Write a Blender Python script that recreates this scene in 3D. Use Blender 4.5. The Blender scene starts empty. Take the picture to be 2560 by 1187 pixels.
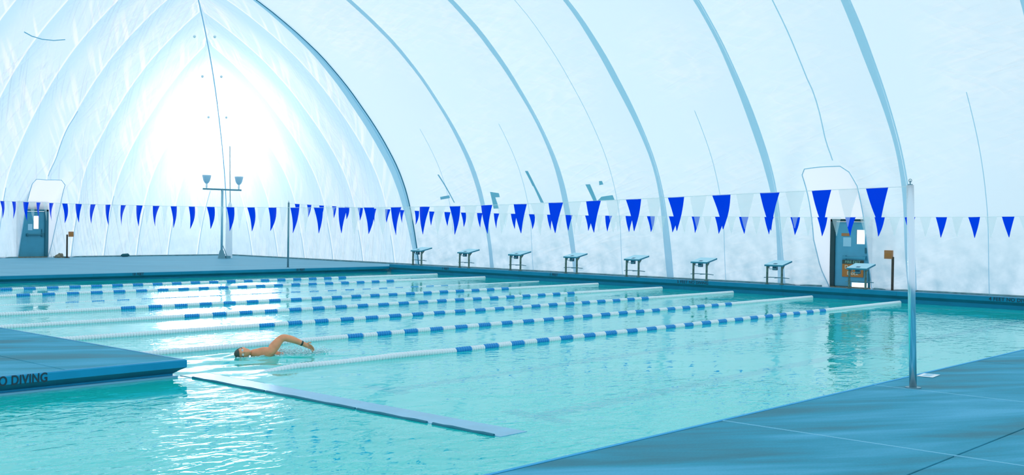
import bpy, bmesh, math, random
from mathutils import Vector, Matrix, noise
random.seed(7)
S = bpy.context.scene
COL = S.collection
PI = math.pi

# ------------------------------------------------------------------ camera
cam_data = bpy.data.cameras.new('camera'); cam = bpy.data.objects.new('camera', cam_data)
COL.objects.link(cam)
f_px = 2747.12
P0 = (1280.0, 593.5)
def _ray(x, y): return Vector((x-P0[0], -(y-P0[1]), -f_px))
ax = _ray(3760, 594).normalized(); ay = _ray(-1763, 513).normalized(); az = ax.cross(ay).normalized(); ay = az.cross(ax)
R3 = Matrix((ax, ay, az))
CAM = Vector((0, 0, 1.85))
cam.matrix_world = Matrix.Translation(CAM) @ R3.to_4x4()
cam_data.sensor_fit = 'HORIZONTAL'; cam_data.sensor_width = 36.0
cam_data.lens = f_px/2560*36.0
cam_data.clip_start = 0.05; cam_data.clip_end = 500
S.camera = cam

# ------------------------------------------------------------------ world, sun, exposure
S.view_settings.view_transform = 'Standard'; S.view_settings.look = 'None'
S.view_settings.gamma = 1.0; S.view_settings.use_curve_mapping = False
S.view_settings.exposure = 0.0
SUN_DIR = (R3 @ _ray(548, 330)).normalized()
w = bpy.data.worlds.new('sky'); S.world = w; w.use_nodes = True
nt = w.node_tree; nt.nodes.clear()
N = nt.nodes.new; L = nt.links.new
o = N('ShaderNodeOutputWorld'); bg = N('ShaderNodeBackground'); L(bg.outputs[0], o.inputs[0])
tc = N('ShaderNodeTexCoord'); sp = N('ShaderNodeSeparateXYZ'); L(tc.outputs['Generated'], sp.inputs[0])
cr = N('ShaderNodeValToRGB')
mr = N('ShaderNodeMapRange'); mr.inputs['From Min'].default_value = -1; mr.inputs['From Max'].default_value = 1
L(sp.outputs['Z'], mr.inputs['Value']); L(mr.outputs[0], cr.inputs[0])
e = cr.color_ramp.elements
e[0].position = 0.44; e[0].color = (0.26, 0.38, 0.45, 1)
e[1].position = 1.0; e[1].color = (0.90, 0.90, 0.96, 1)
x_ = e.new(0.470); x_.color = (1.0, 1.1, 1.2, 1)
x_ = e.new(0.505); x_.color = (0.92, 1.0, 1.06, 1)
x_ = e.new(0.62); x_.color = (0.92, 0.92, 0.98, 1)
dot = N('ShaderNodeVectorMath'); dot.operation = 'DOT_PRODUCT'; dot.inputs[1].default_value = SUN_DIR
nrm = N('ShaderNodeVectorMath'); nrm.operation = 'NORMALIZE'; L(tc.outputs['Generated'], nrm.inputs[0]); L(nrm.outputs[0], dot.inputs[0])
mx = N('ShaderNodeMath'); mx.operation = 'MAXIMUM'; mx.inputs[1].default_value = 0; L(dot.outputs['Value'], mx.inputs[0])
pw = N('ShaderNodeMath'); pw.operation = 'POWER'; pw.inputs[1].default_value = 850; L(mx.outputs[0], pw.inputs[0])
ml = N('ShaderNodeMath'); ml.operation = 'MULTIPLY_ADD'; ml.inputs[1].default_value = 14; L(pw.outputs[0], ml.inputs[0])
pw2 = N('ShaderNodeMath'); pw2.operation = 'POWER'; pw2.inputs[1].default_value = 14; L(mx.outputs[0], pw2.inputs[0])
m2_ = N('ShaderNodeMath'); m2_.operation = 'MULTIPLY_ADD'; m2_.inputs[1].default_value = 0.55; m2_.inputs[2].default_value = 1.0; L(pw2.outputs[0], m2_.inputs[0]); L(m2_.outputs[0], ml.inputs[2])
st = N('ShaderNodeMath'); st.operation = 'MULTIPLY'; st.inputs[1].default_value = 1.24; L(ml.outputs[0], st.inputs[0])
L(cr.outputs[0], bg.inputs[0]); L(st.outputs[0], bg.inputs[1])
sd = bpy.data.lights.new('sun', 'SUN'); sun = bpy.data.objects.new('sun', sd); COL.objects.link(sun)
sd.energy = .55; sd.angle = math.radians(6); sd.color = (1.0, 0.97, 0.93)
sun.rotation_euler = SUN_DIR.to_track_quat('Z', 'Y').to_euler(); sun.location = (60, 90, 30)

# ------------------------------------------------------------------ helpers
def tag(o, label=None, cat=None, group=None, kind=None):
    if label: o['label'] = label
    if cat: o['category'] = cat
    if group: o['group'] = group
    if kind: o['kind'] = kind
    return o
def empty(name, loc=(0, 0, 0), rz=0, **k):
    o = bpy.data.objects.new(name, None); COL.objects.link(o); o.location = loc; o.rotation_euler = (0, 0, rz)
    o.empty_display_size = .1
    return tag(o, **k)
def link(name, me, parent=None, loc=None, mat=None):
    o = bpy.data.objects.new(name, me); COL.objects.link(o)
    if mat and len(me.materials) == 0: me.materials.append(mat)
    if parent: o.parent = parent
    if loc is not None: o.location = loc
    return o
def obj(name, bm, mat, parent=None, loc=None, smooth=False):
    me = bpy.data.meshes.new(name)
    bmesh.ops.recalc_face_normals(bm, faces=bm.faces)
    bm.to_mesh(me); bm.free()
    if smooth:
        for p in me.polygons: p.use_smooth = True
    return link(name, me, parent, loc, mat)
def box(bm, x0, x1, y0, y1, z0, z1, bev=0.0, mat=None):
    r = bmesh.ops.create_cube(bm, size=1)
    vs = r['verts']
    for v in vs:
        v.co = Vector(((x0+x1)/2+v.co.x*(x1-x0), (y0+y1)/2+v.co.y*(y1-y0), (z0+z1)/2+v.co.z*(z1-z0)))
    if bev:
        es = set(e for v in vs for e in v.link_edges)
        rr = bmesh.ops.bevel(bm, geom=list(es), offset=bev, segments=2, affect='EDGES', profile=.5)
        vs = list(set(v for f in rr['faces'] for v in f.verts))
    if mat is not None:
        for v in vs: v.co = mat @ v.co
    return vs
def tube(bm, pts, rad, seg=10, cap=True):
    if not hasattr(rad, '__len__'): rad = [rad]*len(pts)
    pts = [Vector(p) for p in pts]; rings = []
    up = Vector((0, 0, 1))
    for i, p in enumerate(pts):
        d = (pts[min(i+1, len(pts)-1)]-pts[max(i-1, 0)]).normalized()
        u = up if abs(d.z) < .95 else Vector((1, 0, 0))
        a = d.cross(u).normalized(); b = d.cross(a).normalized()
        rings.append([bm.verts.new(p+(a*math.cos(2*PI*k/seg)+b*math.sin(2*PI*k/seg))*rad[i]) for k in range(seg)])
    for i in range(len(rings)-1):
        for k in range(seg):
            bm.faces.new((rings[i][k], rings[i][(k+1) % seg], rings[i+1][(k+1) % seg], rings[i+1][k]))
    if cap:
        bm.faces.new(rings[0][::-1]); bm.faces.new(rings[-1])
def prism(bm, prof, path_a, path_b, outward, up=Vector((0, 0, 1)), ma=0, mb=0):
    """extrude a profile [(out, z)] from a to b, ends mitred by ma, mb"""
    dr = (Vector(path_b)-Vector(path_a)).normalized()
    A = [bm.verts.new(Vector(path_a)+Vector(outward)*p+up*z-dr*p*ma) for p, z in prof]
    B = [bm.verts.new(Vector(path_b)+Vector(outward)*p+up*z+dr*p*mb) for p, z in prof]
    n = len(prof)
    for i in range(n):
        bm.faces.new((A[i], A[(i+1) % n], B[(i+1) % n], B[i]))
    bm.faces.new(A[::-1]); bm.faces.new(B)
def interp(tab, x):
    if x <= tab[0][0]: return tab[0][1]
    for (a, b), (c, d) in zip(tab, tab[1:]):
        if x <= c: return b+(d-b)*(x-a)/(c-a)
    return tab[-1][1]
def sstep(a, b, x):
    t = max(0, min(1, (x-a)/(b-a))); return t*t*(3-2*t)

# ------------------------------------------------------------------ materials
def nodes(name):
    m = bpy.data.materials.new(name); m.use_nodes = True
    return m, m.node_tree
def simple(name, col, rough=.6, metal=0.0, spec=.5, bump=0, bscale=30, var=0, vscale=3):
    m, t = nodes(name); b = t.nodes['Principled BSDF']
    b.inputs['Base Color'].default_value = (*col, 1); b.inputs['Roughness'].default_value = rough
    b.inputs['Metallic'].default_value = metal; b.inputs['Specular IOR Level'].default_value = spec
    n = t.nodes.new; l = t.links.new
    tcn = n('ShaderNodeTexCoord')
    if var:
        nz = n('ShaderNodeTexNoise'); nz.inputs['Scale'].default_value = vscale; nz.inputs['Detail'].default_value = 6
        l(tcn.outputs['Object'], nz.inputs['Vector'])
        mp = n('ShaderNodeMapRange'); mp.inputs['To Min'].default_value = 1-var; mp.inputs['To Max'].default_value = 1+var
        mp.inputs['From Min'].default_value = .3; mp.inputs['From Max'].default_value = .7
        l(nz.outputs['Fac'], mp.inputs['Value'])
        mm = n('ShaderNodeVectorMath'); mm.operation = 'SCALE'; mm.inputs[0].default_value = col
        l(mp.outputs[0], mm.inputs['Scale']); l(mm.outputs[0], b.inputs['Base Color'])
    if bump:
        nz = n('ShaderNodeTexNoise'); nz.inputs['Scale'].default_value = bscale; nz.inputs['Detail'].default_value = 5
        l(tcn.outputs['Object'], nz.inputs['Vector'])
        bp = n('ShaderNodeBump'); bp.inputs['Strength'].default_value = bump; bp.inputs['Distance'].default_value = .01
        l(nz.outputs['Fac'], bp.inputs['Height']); l(bp.outputs[0], b.inputs['Normal'])
    return m

def fabric(name, col, dcol, tw, rw, wrinkle=1.0, dirt=True, stretch=(1.6, .35), rot=.5, crease=0, cw=.12, m0=.42, m1_=.62, panel=False):
    """translucent membrane: diffuse + translucent + rough forward transmission"""
    m, t = nodes(name); t.nodes.clear(); n = t.nodes.new; l = t.links.new
    out = n('ShaderNodeOutputMaterial')
    uv = n('ShaderNodeUVMap'); uv.uv_map = 'UVMap'
    # wrinkles: two stretched noises running at a slant to the seams, plus soft swags
    def nlayer(sx, sy, ang, det=1, dist=0.35):
        mp = n('ShaderNodeMapping'); mp.vector_type = 'TEXTURE'
        mp.inputs['Rotation'].default_value = (0, 0, ang); mp.inputs['Scale'].default_value = (1/sx, 1/sy, 1)
        l(uv.outputs[0], mp.inputs[0])
        z = n('ShaderNodeTexNoise'); z.inputs['Scale'].default_value = 1; z.inputs['Detail'].default_value = det
        z.inputs['Distortion'].default_value = dist
        l(mp.outputs[0], z.inputs['Vector']); return z
    z1 = nlayer(stretch[0]*1.8, stretch[1]*1.1, rot)
    z2 = nlayer(stretch[0]*1.0, stretch[1]*1.6, -rot*.9)
    z3 = nlayer(.22, .22, 0, 5, 0)
    def ridge(z):
        a = n('ShaderNodeMath'); a.operation = 'SUBTRACT'; a.inputs[1].default_value = .5; l(z.outputs['Fac'], a.inputs[0])
        b = n('ShaderNodeMath'); b.operation = 'ABSOLUTE'; l(a.outputs[0], b.inputs[0])
        c = n('ShaderNodeMapRange'); c.inputs['From Min'].default_value = 0; c.inputs['From Max'].default_value = cw
        c.inputs['To Min'].default_value = 1; c.inputs['To Max'].default_value = 0; l(b.outputs[0], c.inputs['Value']); return c
    r1 = ridge(z1); r2 = ridge(z2)
    ad = n('ShaderNodeMath'); ad.operation = 'ADD'; l(r1.outputs[0], ad.inputs[0]); l(r2.outputs[0], ad.inputs[1])
    mk = n('ShaderNodeMapRange'); mk.inputs['From Min'].default_value = m0; mk.inputs['From Max'].default_value = m1_
    l(z3.outputs['Fac'], mk.inputs['Value'])
    mu = n('ShaderNodeMath'); mu.operation = 'MULTIPLY'; l(ad.outputs[0], mu.inputs[0]); l(mk.outputs[0], mu.inputs[1])
    ad2 = n('ShaderNodeMath'); ad2.operation = 'MULTIPLY_ADD'; ad2.inputs[1].default_value = 1.5
    l(z3.outputs['Fac'], ad2.inputs[0]); l(mu.outputs[0], ad2.inputs[2])
    bp = n('ShaderNodeBump'); bp.inputs['Strength'].default_value = .55*wrinkle; bp.inputs['Distance'].default_value = .05
    l(ad2.outputs[0], bp.inputs['Height'])
    if dirt:
        sep = n('ShaderNodeSeparateXYZ'); l(uv.outputs[0], sep.inputs[0])
        nz = n('ShaderNodeTexNoise'); nz.inputs['Scale'].default_value = 2.2; nz.inputs['Detail'].default_value = 8
        l(uv.outputs[0], nz.inputs['Vector'])
        h = n('ShaderNodeMapRange'); h.inputs['From Min'].default_value = 0; h.inputs['From Max'].default_value = 2.4
        h.inputs['To Min'].default_value = 1; h.inputs['To Max'].default_value = 0; l(sep.outputs['Y'], h.inputs['Value'])
        pz = n('ShaderNodeMapRange'); pz.inputs['From Min'].default_value = .34; pz.inputs['From Max'].default_value = .72
        l(nz.outputs['Fac'], pz.inputs['Value'])
        df = n('ShaderNodeMath'); df.operation = 'MULTIPLY'; l(h.outputs[0], df.inputs[0]); l(pz.outputs[0], df.inputs[1])
        mc = n('ShaderNodeMix'); mc.data_type = 'RGBA'; mc.inputs[6].default_value = (*col, 1); mc.inputs[7].default_value = (*dcol, 1)
        l(df.outputs[0], mc.inputs[0]); csock = mc.outputs[2]
    else:
        rgb = n('ShaderNodeRGB'); rgb.outputs[0].default_value = (*col, 1); csock = rgb.outputs[0]
    d = n('ShaderNodeBsdfDiffuse'); tr = n('ShaderNodeBsdfTranslucent'); rf = n('ShaderNodeBsdfTransparent')
    if crease:  # crease ridges tinted paler, their highlights put into the colour
        cm = n('ShaderNodeMix'); cm.data_type = 'RGBA'; cm.inputs[7].default_value = (.97, .99, 1, 1)
        l(csock, cm.inputs[6]); cq = n('ShaderNodeMath'); cq.operation = 'MULTIPLY'; cq.inputs[1].default_value = crease; cq.use_clamp = True
        l(mu.outputs[0], cq.inputs[0]); l(cq.outputs[0], cm.inputs[0]); csock = cm.outputs[2]
    if panel:
        # pleat and seam-edge highlights and the shading band, all put into the colour
        u2 = n('ShaderNodeUVMap'); u2.uv_map = 'Panel'; s2 = n('ShaderNodeSeparateXYZ'); l(u2.outputs[0], s2.inputs[0])
        s1 = n('ShaderNodeSeparateXYZ'); l(uv.outputs[0], s1.inputs[0])
        wq = n('ShaderNodeMath'); wq.operation = 'MULTIPLY_ADD'; wq.inputs[1].default_value = -1.5; l(s2.outputs['X'], wq.inputs[0]); l(s2.outputs['Y'], wq.inputs[2])
        cx = n('ShaderNodeCombineXYZ'); sc = n('ShaderNodeMath'); sc.operation = 'MULTIPLY'; sc.inputs[1].default_value = 2.3; l(wq.outputs[0], sc.inputs[0])
        sd_ = n('ShaderNodeMath'); sd_.operation = 'MULTIPLY'; sd_.inputs[1].default_value = .45; l(s2.outputs['X'], sd_.inputs[0])
        l(sc.outputs[0], cx.inputs[0]); l(sd_.outputs[0], cx.inputs[1])
        pn = n('ShaderNodeTexNoise'); pn.inputs['Scale'].default_value = 1; pn.inputs['Detail'].default_value = 1; l(cx.outputs[0], pn.inputs['Vector'])
        pr = n('ShaderNodeMapRange'); pr.interpolation_type = 'SMOOTHSTEP'; pr.inputs['From Min'].default_value = .50; pr.inputs['From Max'].default_value = .66; l(pn.outputs['Fac'], pr.inputs['Value'])
        f1 = n('ShaderNodeMapRange'); f1.inputs['From Min'].default_value = .15; f1.inputs['From Max'].default_value = 1.5; f1.inputs['To Min'].default_value = 1; f1.inputs['To Max'].default_value = 0; l(s2.outputs['X'], f1.inputs['Value'])
        f2 = n('ShaderNodeMapRange'); f2.inputs['From Min'].default_value = 2.0; f2.inputs['From Max'].default_value = 5.0; f2.inputs['To Min'].default_value = .25; l(s1.outputs['Y'], f2.inputs['Value'])
        k1 = n('ShaderNodeMath'); k1.operation = 'MULTIPLY'; l(pr.outputs[0], k1.inputs[0]); l(f1.outputs[0], k1.inputs[1])
        k2 = n('ShaderNodeMath'); k2.operation = 'MULTIPLY'; l(k1.outputs[0], k2.inputs[0]); l(f2.outputs[0], k2.inputs[1])
        c2 = n('ShaderNodeMix'); c2.data_type = 'RGBA'; c2.inputs[7].default_value = (1, 1, 1, 1); l(csock, c2.inputs[6]); l(k2.outputs[0], c2.inputs[0])
        # s2.X is the distance to the seam; panels are shaded deeper blue just past the previous seam
        g0 = n('ShaderNodeMapRange'); g0.interpolation_type = 'SMOOTHSTEP'; g0.inputs['From Min'].default_value = .7; g0.inputs['From Max'].default_value = 1.62; g0.inputs['To Max'].default_value = .8; l(s2.outputs['X'], g0.inputs['Value'])
        g2 = n('ShaderNodeMath'); g2.operation = 'MULTIPLY'; l(g0.outputs[0], g2.inputs[0]); l(f2.outputs[0], g2.inputs[1])
        c3 = n('ShaderNodeMix'); c3.data_type = 'RGBA'; c3.inputs[7].default_value = (.60, .83, .95, 1); l(c2.outputs[2], c3.inputs[6]); l(g2.outputs[0], c3.inputs[0])
        w1 = n('ShaderNodeMapRange'); w1.interpolation_type = 'SMOOTHSTEP'; w1.inputs['From Min'].default_value = .10; w1.inputs['From Max'].default_value = .02; l(s2.outputs['X'], w1.inputs['Value'])
        c4 = n('ShaderNodeMix'); c4.data_type = 'RGBA'; c4.inputs[7].default_value = (1, 1, 1, 1); l(c3.outputs[2], c4.inputs[6]); l(w1.outputs[0], c4.inputs[0])
        csock = c4.outputs[2]
    for b_ in (d, tr, rf): l(csock, b_.inputs['Color'])
    for b_ in (d, tr): l(bp.outputs[0], b_.inputs['Normal'])
    m1 = n('ShaderNodeMixShader'); m1.inputs[0].default_value = tw; l(d.outputs[0], m1.inputs[1]); l(tr.outputs[0], m1.inputs[2])
    m2 = n('ShaderNodeMixShader'); m2.inputs[0].default_value = rw; l(m1.outputs[0], m2.inputs[1]); l(rf.outputs[0], m2.inputs[2])
    l(m2.outputs[0], out.inputs[0])
    return m

FAB = (0.80, 0.92, 0.98)
M = {}
M['fab'] = fabric('membrane', FAB, (.42, .64, .73), .60, .08, wrinkle=.55, stretch=(.5, 2.2), rot=.35, crease=.28)
M['fab_end'] = fabric('membrane_creased', (.76, .90, .975), (.62, .78, .83), .60, .10, wrinkle=1.2, stretch=(2.0, .16), rot=.30, crease=.22, cw=.09, m0=.34, m1_=.52, panel=True)
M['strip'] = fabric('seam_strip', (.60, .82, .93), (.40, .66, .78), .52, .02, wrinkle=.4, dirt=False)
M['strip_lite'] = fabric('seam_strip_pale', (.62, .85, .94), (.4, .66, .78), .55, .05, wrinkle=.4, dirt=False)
M['collar'] = fabric('door_collar', (.92, .95, .99), (.8, .85, .88), .60, .10, wrinkle=.3, dirt=False)
M['fold'] = fabric('fold_pale', (.97, .99, 1.0), (.8, .85, .88), .62, .10, wrinkle=.2, dirt=False)
M['stitch'] = simple('stitching', (.02, .22, .30), .7)
M['patch'] = simple('patch', (.36, .66, .80), .6)

def concrete(name, base, dark, light, rough=.55):
    m, t = nodes(name); b = t.nodes['Principled BSDF']; n = t.nodes.new; l = t.links.new
    tcn = n('ShaderNodeNewGeometry')
    mp = n('ShaderNodeMapping'); mp.vector_type = 'TEXTURE'; mp.inputs['Scale'].default_value = (4.2, .85, 1); mp.inputs['Rotation'].default_value = (0, 0, -.55)
    l(tcn.outputs['Position'], mp.inputs[0])
    a = n('ShaderNodeTexNoise'); a.inputs['Scale'].default_value = 1.3; a.inputs['Detail'].default_value = 6; a.inputs['Roughness'].default_value = .55; a.inputs['Distortion'].default_value = .4
    l(mp.outputs[0], a.inputs['Vector'])
    c = n('ShaderNodeValToRGB'); c.color_ramp.elements[0].position = .36; c.color_ramp.elements[0].color = (*dark, 1)
    c.color_ramp.elements[1].position = .66; c.color_ramp.elements[1].color = (*light, 1)
    k = c.color_ramp.elements.new(.5); k.color = (*base, 1)
    l(a.outputs['Fac'], c.inputs[0])
    f = n('ShaderNodeTexNoise'); f.inputs['Scale'].default_value = 45; f.inputs['Detail'].default_value = 4; l(tcn.outputs['Position'], f.inputs['Vector'])
    mi = n('ShaderNodeMix'); mi.data_type = 'RGBA'; mi.blend_type = 'MULTIPLY'; mi.inputs[0].default_value = .25
    l(c.outputs[0], mi.inputs[6]); l(f.outputs['Fac'], mi.inputs[7])
    l(mi.outputs[2], b.inputs['Base Color'])
    rr = n('ShaderNodeMapRange'); rr.inputs['From Min'].default_value = .38; rr.inputs['From Max'].default_value = .6
    rr.inputs['To Min'].default_value = .58; rr.inputs['To Max'].default_value = rough+.25; l(a.outputs['Fac'], rr.inputs['Value']); l(rr.outputs[0], b.inputs['Roughness']); b.inputs['Specular IOR Level'].default_value = .22
    bp = n('ShaderNodeBump'); bp.inputs['Strength'].default_value = .25; bp.inputs['Distance'].default_value = .004
    l(f.outputs['Fac'], bp.inputs['Height']); l(bp.outputs[0], b.inputs['Normal'])
    return m
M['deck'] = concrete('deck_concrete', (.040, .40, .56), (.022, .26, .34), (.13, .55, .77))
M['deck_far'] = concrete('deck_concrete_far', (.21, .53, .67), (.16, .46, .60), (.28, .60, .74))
M['joint'] = simple('joint_filler', (.05, .28, .38), .8)
M['joint_lite'] = simple('joint_filler_pale', (.22, .62, .80), .7)
M['cope'] = simple('blue_coping', (.002, .32, .56), .4, spec=.25, bump=.1, var=.06)
M['cope_lite'] = simple('blue_coping_edge', (.02, .44, .78), .5, spec=.2)
M['cope_shaded'] = simple('shaded_coping_far', (.001, .245, .40), .4, spec=.2, bump=.1, var=.06)  # shadow on the far coping faces put into the colour
M['cope_dark'] = simple('teal_coping', (.004, .17, .25), .45, var=.1)
M['lip'] = simple('gutter_lip', (.25, .60, .80), .25)
M['ink'] = simple('black_lettering', (.008, .05, .075), .6)
M['basin'] = simple('basin_plaster', (.30, .97, .90), .7, var=.05, vscale=.5)
M['lane_tile'] = simple('lane_marking', (.02, .22, .50), .6)
M['ledge'] = simple('ledge_top', (.11, .48, .70), .22, spec=.55, var=.08)
M['rubber'] = simple('ledge_edge', (.01, .20, .28), .6)
M['white'] = simple('white_plastic', (.90, .98, .99), .35)
M['ropeblue'] = simple('blue_plastic', (.002, .31, .72), .35)
M['cable'] = simple('steel_cable', (.4, .5, .55), .4, metal=.8)
M['steel'] = simple('stainless_steel', (.78, .88, .93), .2, metal=1.0)
M['steel_far'] = simple('dull_steel', (.18, .36, .42), .4, metal=.5)
M['blockleg'] = simple('rusty_teal_legs', (.10, .17, .14), .5, var=.5, vscale=14)
M['blocktop'] = simple('block_top', (.50, .83, .93), .5)
M['blockedge'] = simple('block_edge', (.02, .24, .34), .5)
M['blockbox'] = simple('block_box', (.01, .13, .20), .5)
M['door'] = simple('door_paint', (.10, .42, .58), .4, var=.08)
M['door_l'] = simple('door_paint_dark', (.06, .35, .48), .4, var=.08)
M['frame'] = simple('door_frame', (.008, .06, .07), .5)
M['frame_l'] = simple('door_frame_teal', (.02, .18, .24), .5)
M['rust'] = simple('rusty_threshold', (.22, .20, .13), .7, var=.3, vscale=10)
M['curb'] = simple('curb_paint', (.12, .27, .30), .7, var=.3, vscale=6)
M['orange'] = simple('orange_sign', (.55, .20, .04), .6)
M['orange2'] = simple('orange_box', (.50, .20, .07), .6, var=.1)
M['signhead'] = simple('dark_sign_band', (.05, .09, .07), .6)
M['signtext'] = simple('pale_sign_text', (.75, .72, .55), .6)
M['signtext2'] = simple('green_sign_text', (.25, .5, .4), .6)
M['paper'] = simple('paper', (.42, .72, .85), .7)
M['post'] = simple('brown_post', (.07, .055, .035), .7, var=.3, vscale=8)
M['lampmetal'] = simple('lamp_pole_paint', (.32, .60, .70), .4)
M['lampdark'] = simple('lamp_arm_paint', (.12, .32, .38), .4)
M['lampbowl'] = simple('lamp_bowl', (.45, .68, .80), .35)
M['red'] = simple('exit_red', (.75, .12, .09), .5)
M['skin'] = simple('skin', (.98, .38, .18), .42, var=.12, vscale=9)
M['hair'] = simple('short_hair', (.085, .09, .07), .7, bump=.6, bscale=80)
M['goggle'] = simple('goggles', (.7, .8, .8), .2)
M['strap'] = simple('watch_strap', (.03, .06, .05), .5)
M['gap'] = simple('plate_white', (.9, .95, .97), .4)
M['foam'] = simple('foam', (.75, .93, .95), .5)
M['darkbag'] = simple('dark_bag', (.01, .12, .14), .8)

def vinyl(name, col, tw, clear=0):
    m, t = nodes(name); t.nodes.clear(); n = t.nodes.new; l = t.links.new
    out = n('ShaderNodeOutputMaterial'); d = n('ShaderNodeBsdfDiffuse'); tr = n('ShaderNodeBsdfTranslucent'); g = n('ShaderNodeBsdfGlossy')
    d.inputs[0].default_value = (*col, 1); tr.inputs[0].default_value = (*col, 1); g.inputs['Roughness'].default_value = .15
    m1 = n('ShaderNodeMixShader'); m1.inputs[0].default_value = tw; l(d.outputs[0], m1.inputs[1]); l(tr.outputs[0], m1.inputs[2])
    fr = n('ShaderNodeFresnel'); fr.inputs[0].default_value = 1.12
    m2 = n('ShaderNodeMixShader'); l(fr.outputs[0], m2.inputs[0]); l(m1.outputs[0], m2.inputs[1]); l(g.outputs[0], m2.inputs[2])
    if clear:
        tp = n('ShaderNodeBsdfTransparent'); m3 = n('ShaderNodeMixShader'); m3.inputs[0].default_value = clear
        l(m2.outputs[0], m3.inputs[1]); l(tp.outputs[0], m3.inputs[2]); l(m3.outputs[0], out.inputs[0])
    else: l(m2.outputs[0], out.inputs[0])
    return m
M['pblue'] = vinyl('blue_vinyl', (.0, .075, 1.0), .45)
M['pwhite'] = vinyl('white_vinyl', (.98, 1.0, 1.0), .6, .62)

def water_mat():
    m, t = nodes('pool_water'); t.nodes.clear(); n = t.nodes.new; l = t.links.new
    out = n('ShaderNodeOutputMaterial'); g = n('ShaderNodeNewGeometry')
    def nz(scale, sx, sy, rot, det=2, dist=.3):
        mp = n('ShaderNodeMapping'); mp.inputs['Scale'].default_value = (sx, sy, 1); mp.inputs['Rotation'].default_value = (0, 0, rot)
        l(g.outputs['Position'], mp.inputs[0])
        z = n('ShaderNodeTexNoise'); z.inputs['Scale'].default_value = scale; z.inputs['Detail'].default_value = det; z.inputs['Distortion'].default_value = dist
        l(mp.outputs[0], z.inputs['Vector']); return z
    a = nz(1.1, 1, 1.3, .6, 2, .6)       # long swell
    b = nz(4.2, .8, 1.4, .75, 2, .8)     # ripples
    c = nz(11, .8, 1.3, .7, 1, .5)
    # patches of calmer and livelier water
    pt = nz(.28, 1, 1, 0, 2, .2)
    pm = n('ShaderNodeMapRange'); pm.inputs['From Min'].default_value = .40; pm.inputs['From Max'].default_value = .62
    pm.inputs['To Min'].default_value = .15; pm.inputs['To Max'].default_value = 1.0; l(pt.outputs['Fac'], pm.inputs['Value'])
    def mulc(s, k):
        q = n('ShaderNodeMath'); q.operation = 'MULTIPLY'; q.inputs[1].default_value = k; l(s, q.inputs[0]); return q
    def add(s1, s2):
        q = n('ShaderNodeMath'); q.operation = 'ADD'; l(s1, q.inputs[0]); l(s2, q.inputs[1]); return q
    bb = mulc(b.outputs['Fac'], .016); cc = mulc(c.outputs['Fac'], .0022)
    bc = add(bb.outputs[0], cc.outputs[0])
    q = n('ShaderNodeMath'); q.operation = 'MULTIPLY'; l(bc.outputs[0], q.inputs[0]); l(pm.outputs[0], q.inputs[1])
    aa = mulc(a.outputs['Fac'], .014)
    h = add(q.outputs[0], aa.outputs[0])
    bp = n('ShaderNodeBump'); bp.inputs['Strength'].default_value = 1.0; bp.inputs['Distance'].default_value = WAVE
    l(h.outputs[0], bp.inputs['Height'])
    fr = n('ShaderNodeFresnel'); fr.inputs['IOR'].default_value = 1.33; l(bp.outputs[0], fr.inputs['Normal'])
    rf = n('ShaderNodeBsdfRefraction'); rf.inputs['IOR'].default_value = 1.33; rf.inputs['Color'].default_value = (.80, 1.0, .99, 1); rf.inputs['Roughness'].default_value = 0.02
    df = n('ShaderNodeBsdfDiffuse'); df.inputs['Color'].default_value = (.005, 1.0, .92, 1)
    gl = n('ShaderNodeBsdfGlossy'); gl.inputs['Roughness'].default_value = .03; gl.inputs['Color'].default_value = (.90, 1.0, 1, 1)
    for s in (rf, gl): l(bp.outputs[0], s.inputs['Normal'])
    m1 = n('ShaderNodeMixShader'); m1.inputs[0].default_value = .50; l(rf.outputs[0], m1.inputs[1]); l(df.outputs[0], m1.inputs[2])
    m2 = n('ShaderNodeMixShader'); l(fr.outputs[0], m2.inputs[0]); l(m1.outputs[0], m2.inputs[1]); l(gl.outputs[0], m2.inputs[2])
    l(m2.outputs[0], out.inputs[0]); return m
WAVE = 1.0
M['water'] = water_mat()

# ------------------------------------------------------------------ dome
XR, XL, YF, YN = 32.0, -10.0, 48.5, -14.0
KE = 1.28
PROF = [(0, 0), (.10, .6), (.25, 1.3), (.50, 2.3), (.75, 3.1), (1.10, 3.85), (1.8, 4.85), (2.6, 5.8), (4.0, 7.2), (5.3, 8.25), (6.5, 9.0), (7.9, 9.75), (10, 10.65), (13, 11.6), (17, 12.3), (21, 12.55)]
def zs(d):
    # smooth profile: average of the piecewise table over a small window
    s = 0; n = 7
    for k in range(n):
        s += interp(PROF, max(0, d+(k-3)*.12*min(1, d)))
    return s/n
def d_of_z(z):
    a, b = 0, 21
    for _ in range(40):
        c = (a+b)/2
        if zs(c) < z: a = c
        else: b = c
    return a
ZROWS = [0, .12, .3, .5, .75, 1.0, 1.25, 1.46, 1.75, 2.05, 2.3, 2.6, 2.85, 3.05, 3.25, 3.45, 3.62, 3.8, 4.0, 4.25, 4.5, 4.8, 5.1, 5.4, 5.7, 6.0, 6.3, 6.6, 6.9, 7.2, 7.5, 7.8, 8.1, 8.4, 8.7, 9.0, 9.3, 9.6, 9.9, 10.2, 10.5, 10.8, 11.1, 11.4, 11.7, 12.0, 12.3]
ROWS = [(d_of_z(z), z) for z in ZROWS] + [(19, zs(19)), (21, zs(21))]
ARC = [0]
for (a, b), (c, d) in zip(ROWS, ROWS[1:]): ARC.append(ARC[-1]+math.hypot(c-a, d-b))
def row_normal(i):
    a = ROWS[max(i-1, 0)]; b = ROWS[min(i+1, len(ROWS)-1)]
    dd, dz = b[0]-a[0], b[1]-a[1]; Ln = math.hypot(dd, dz) or 1
    return (dz/Ln, dd/Ln)     # (outward, up)
SEAM_SIDE = [8.6+4.25*k for k in range(-5, 7)] + [35.7, 37.8, 39.9, 42.04, 44.15, 46.26]
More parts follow.
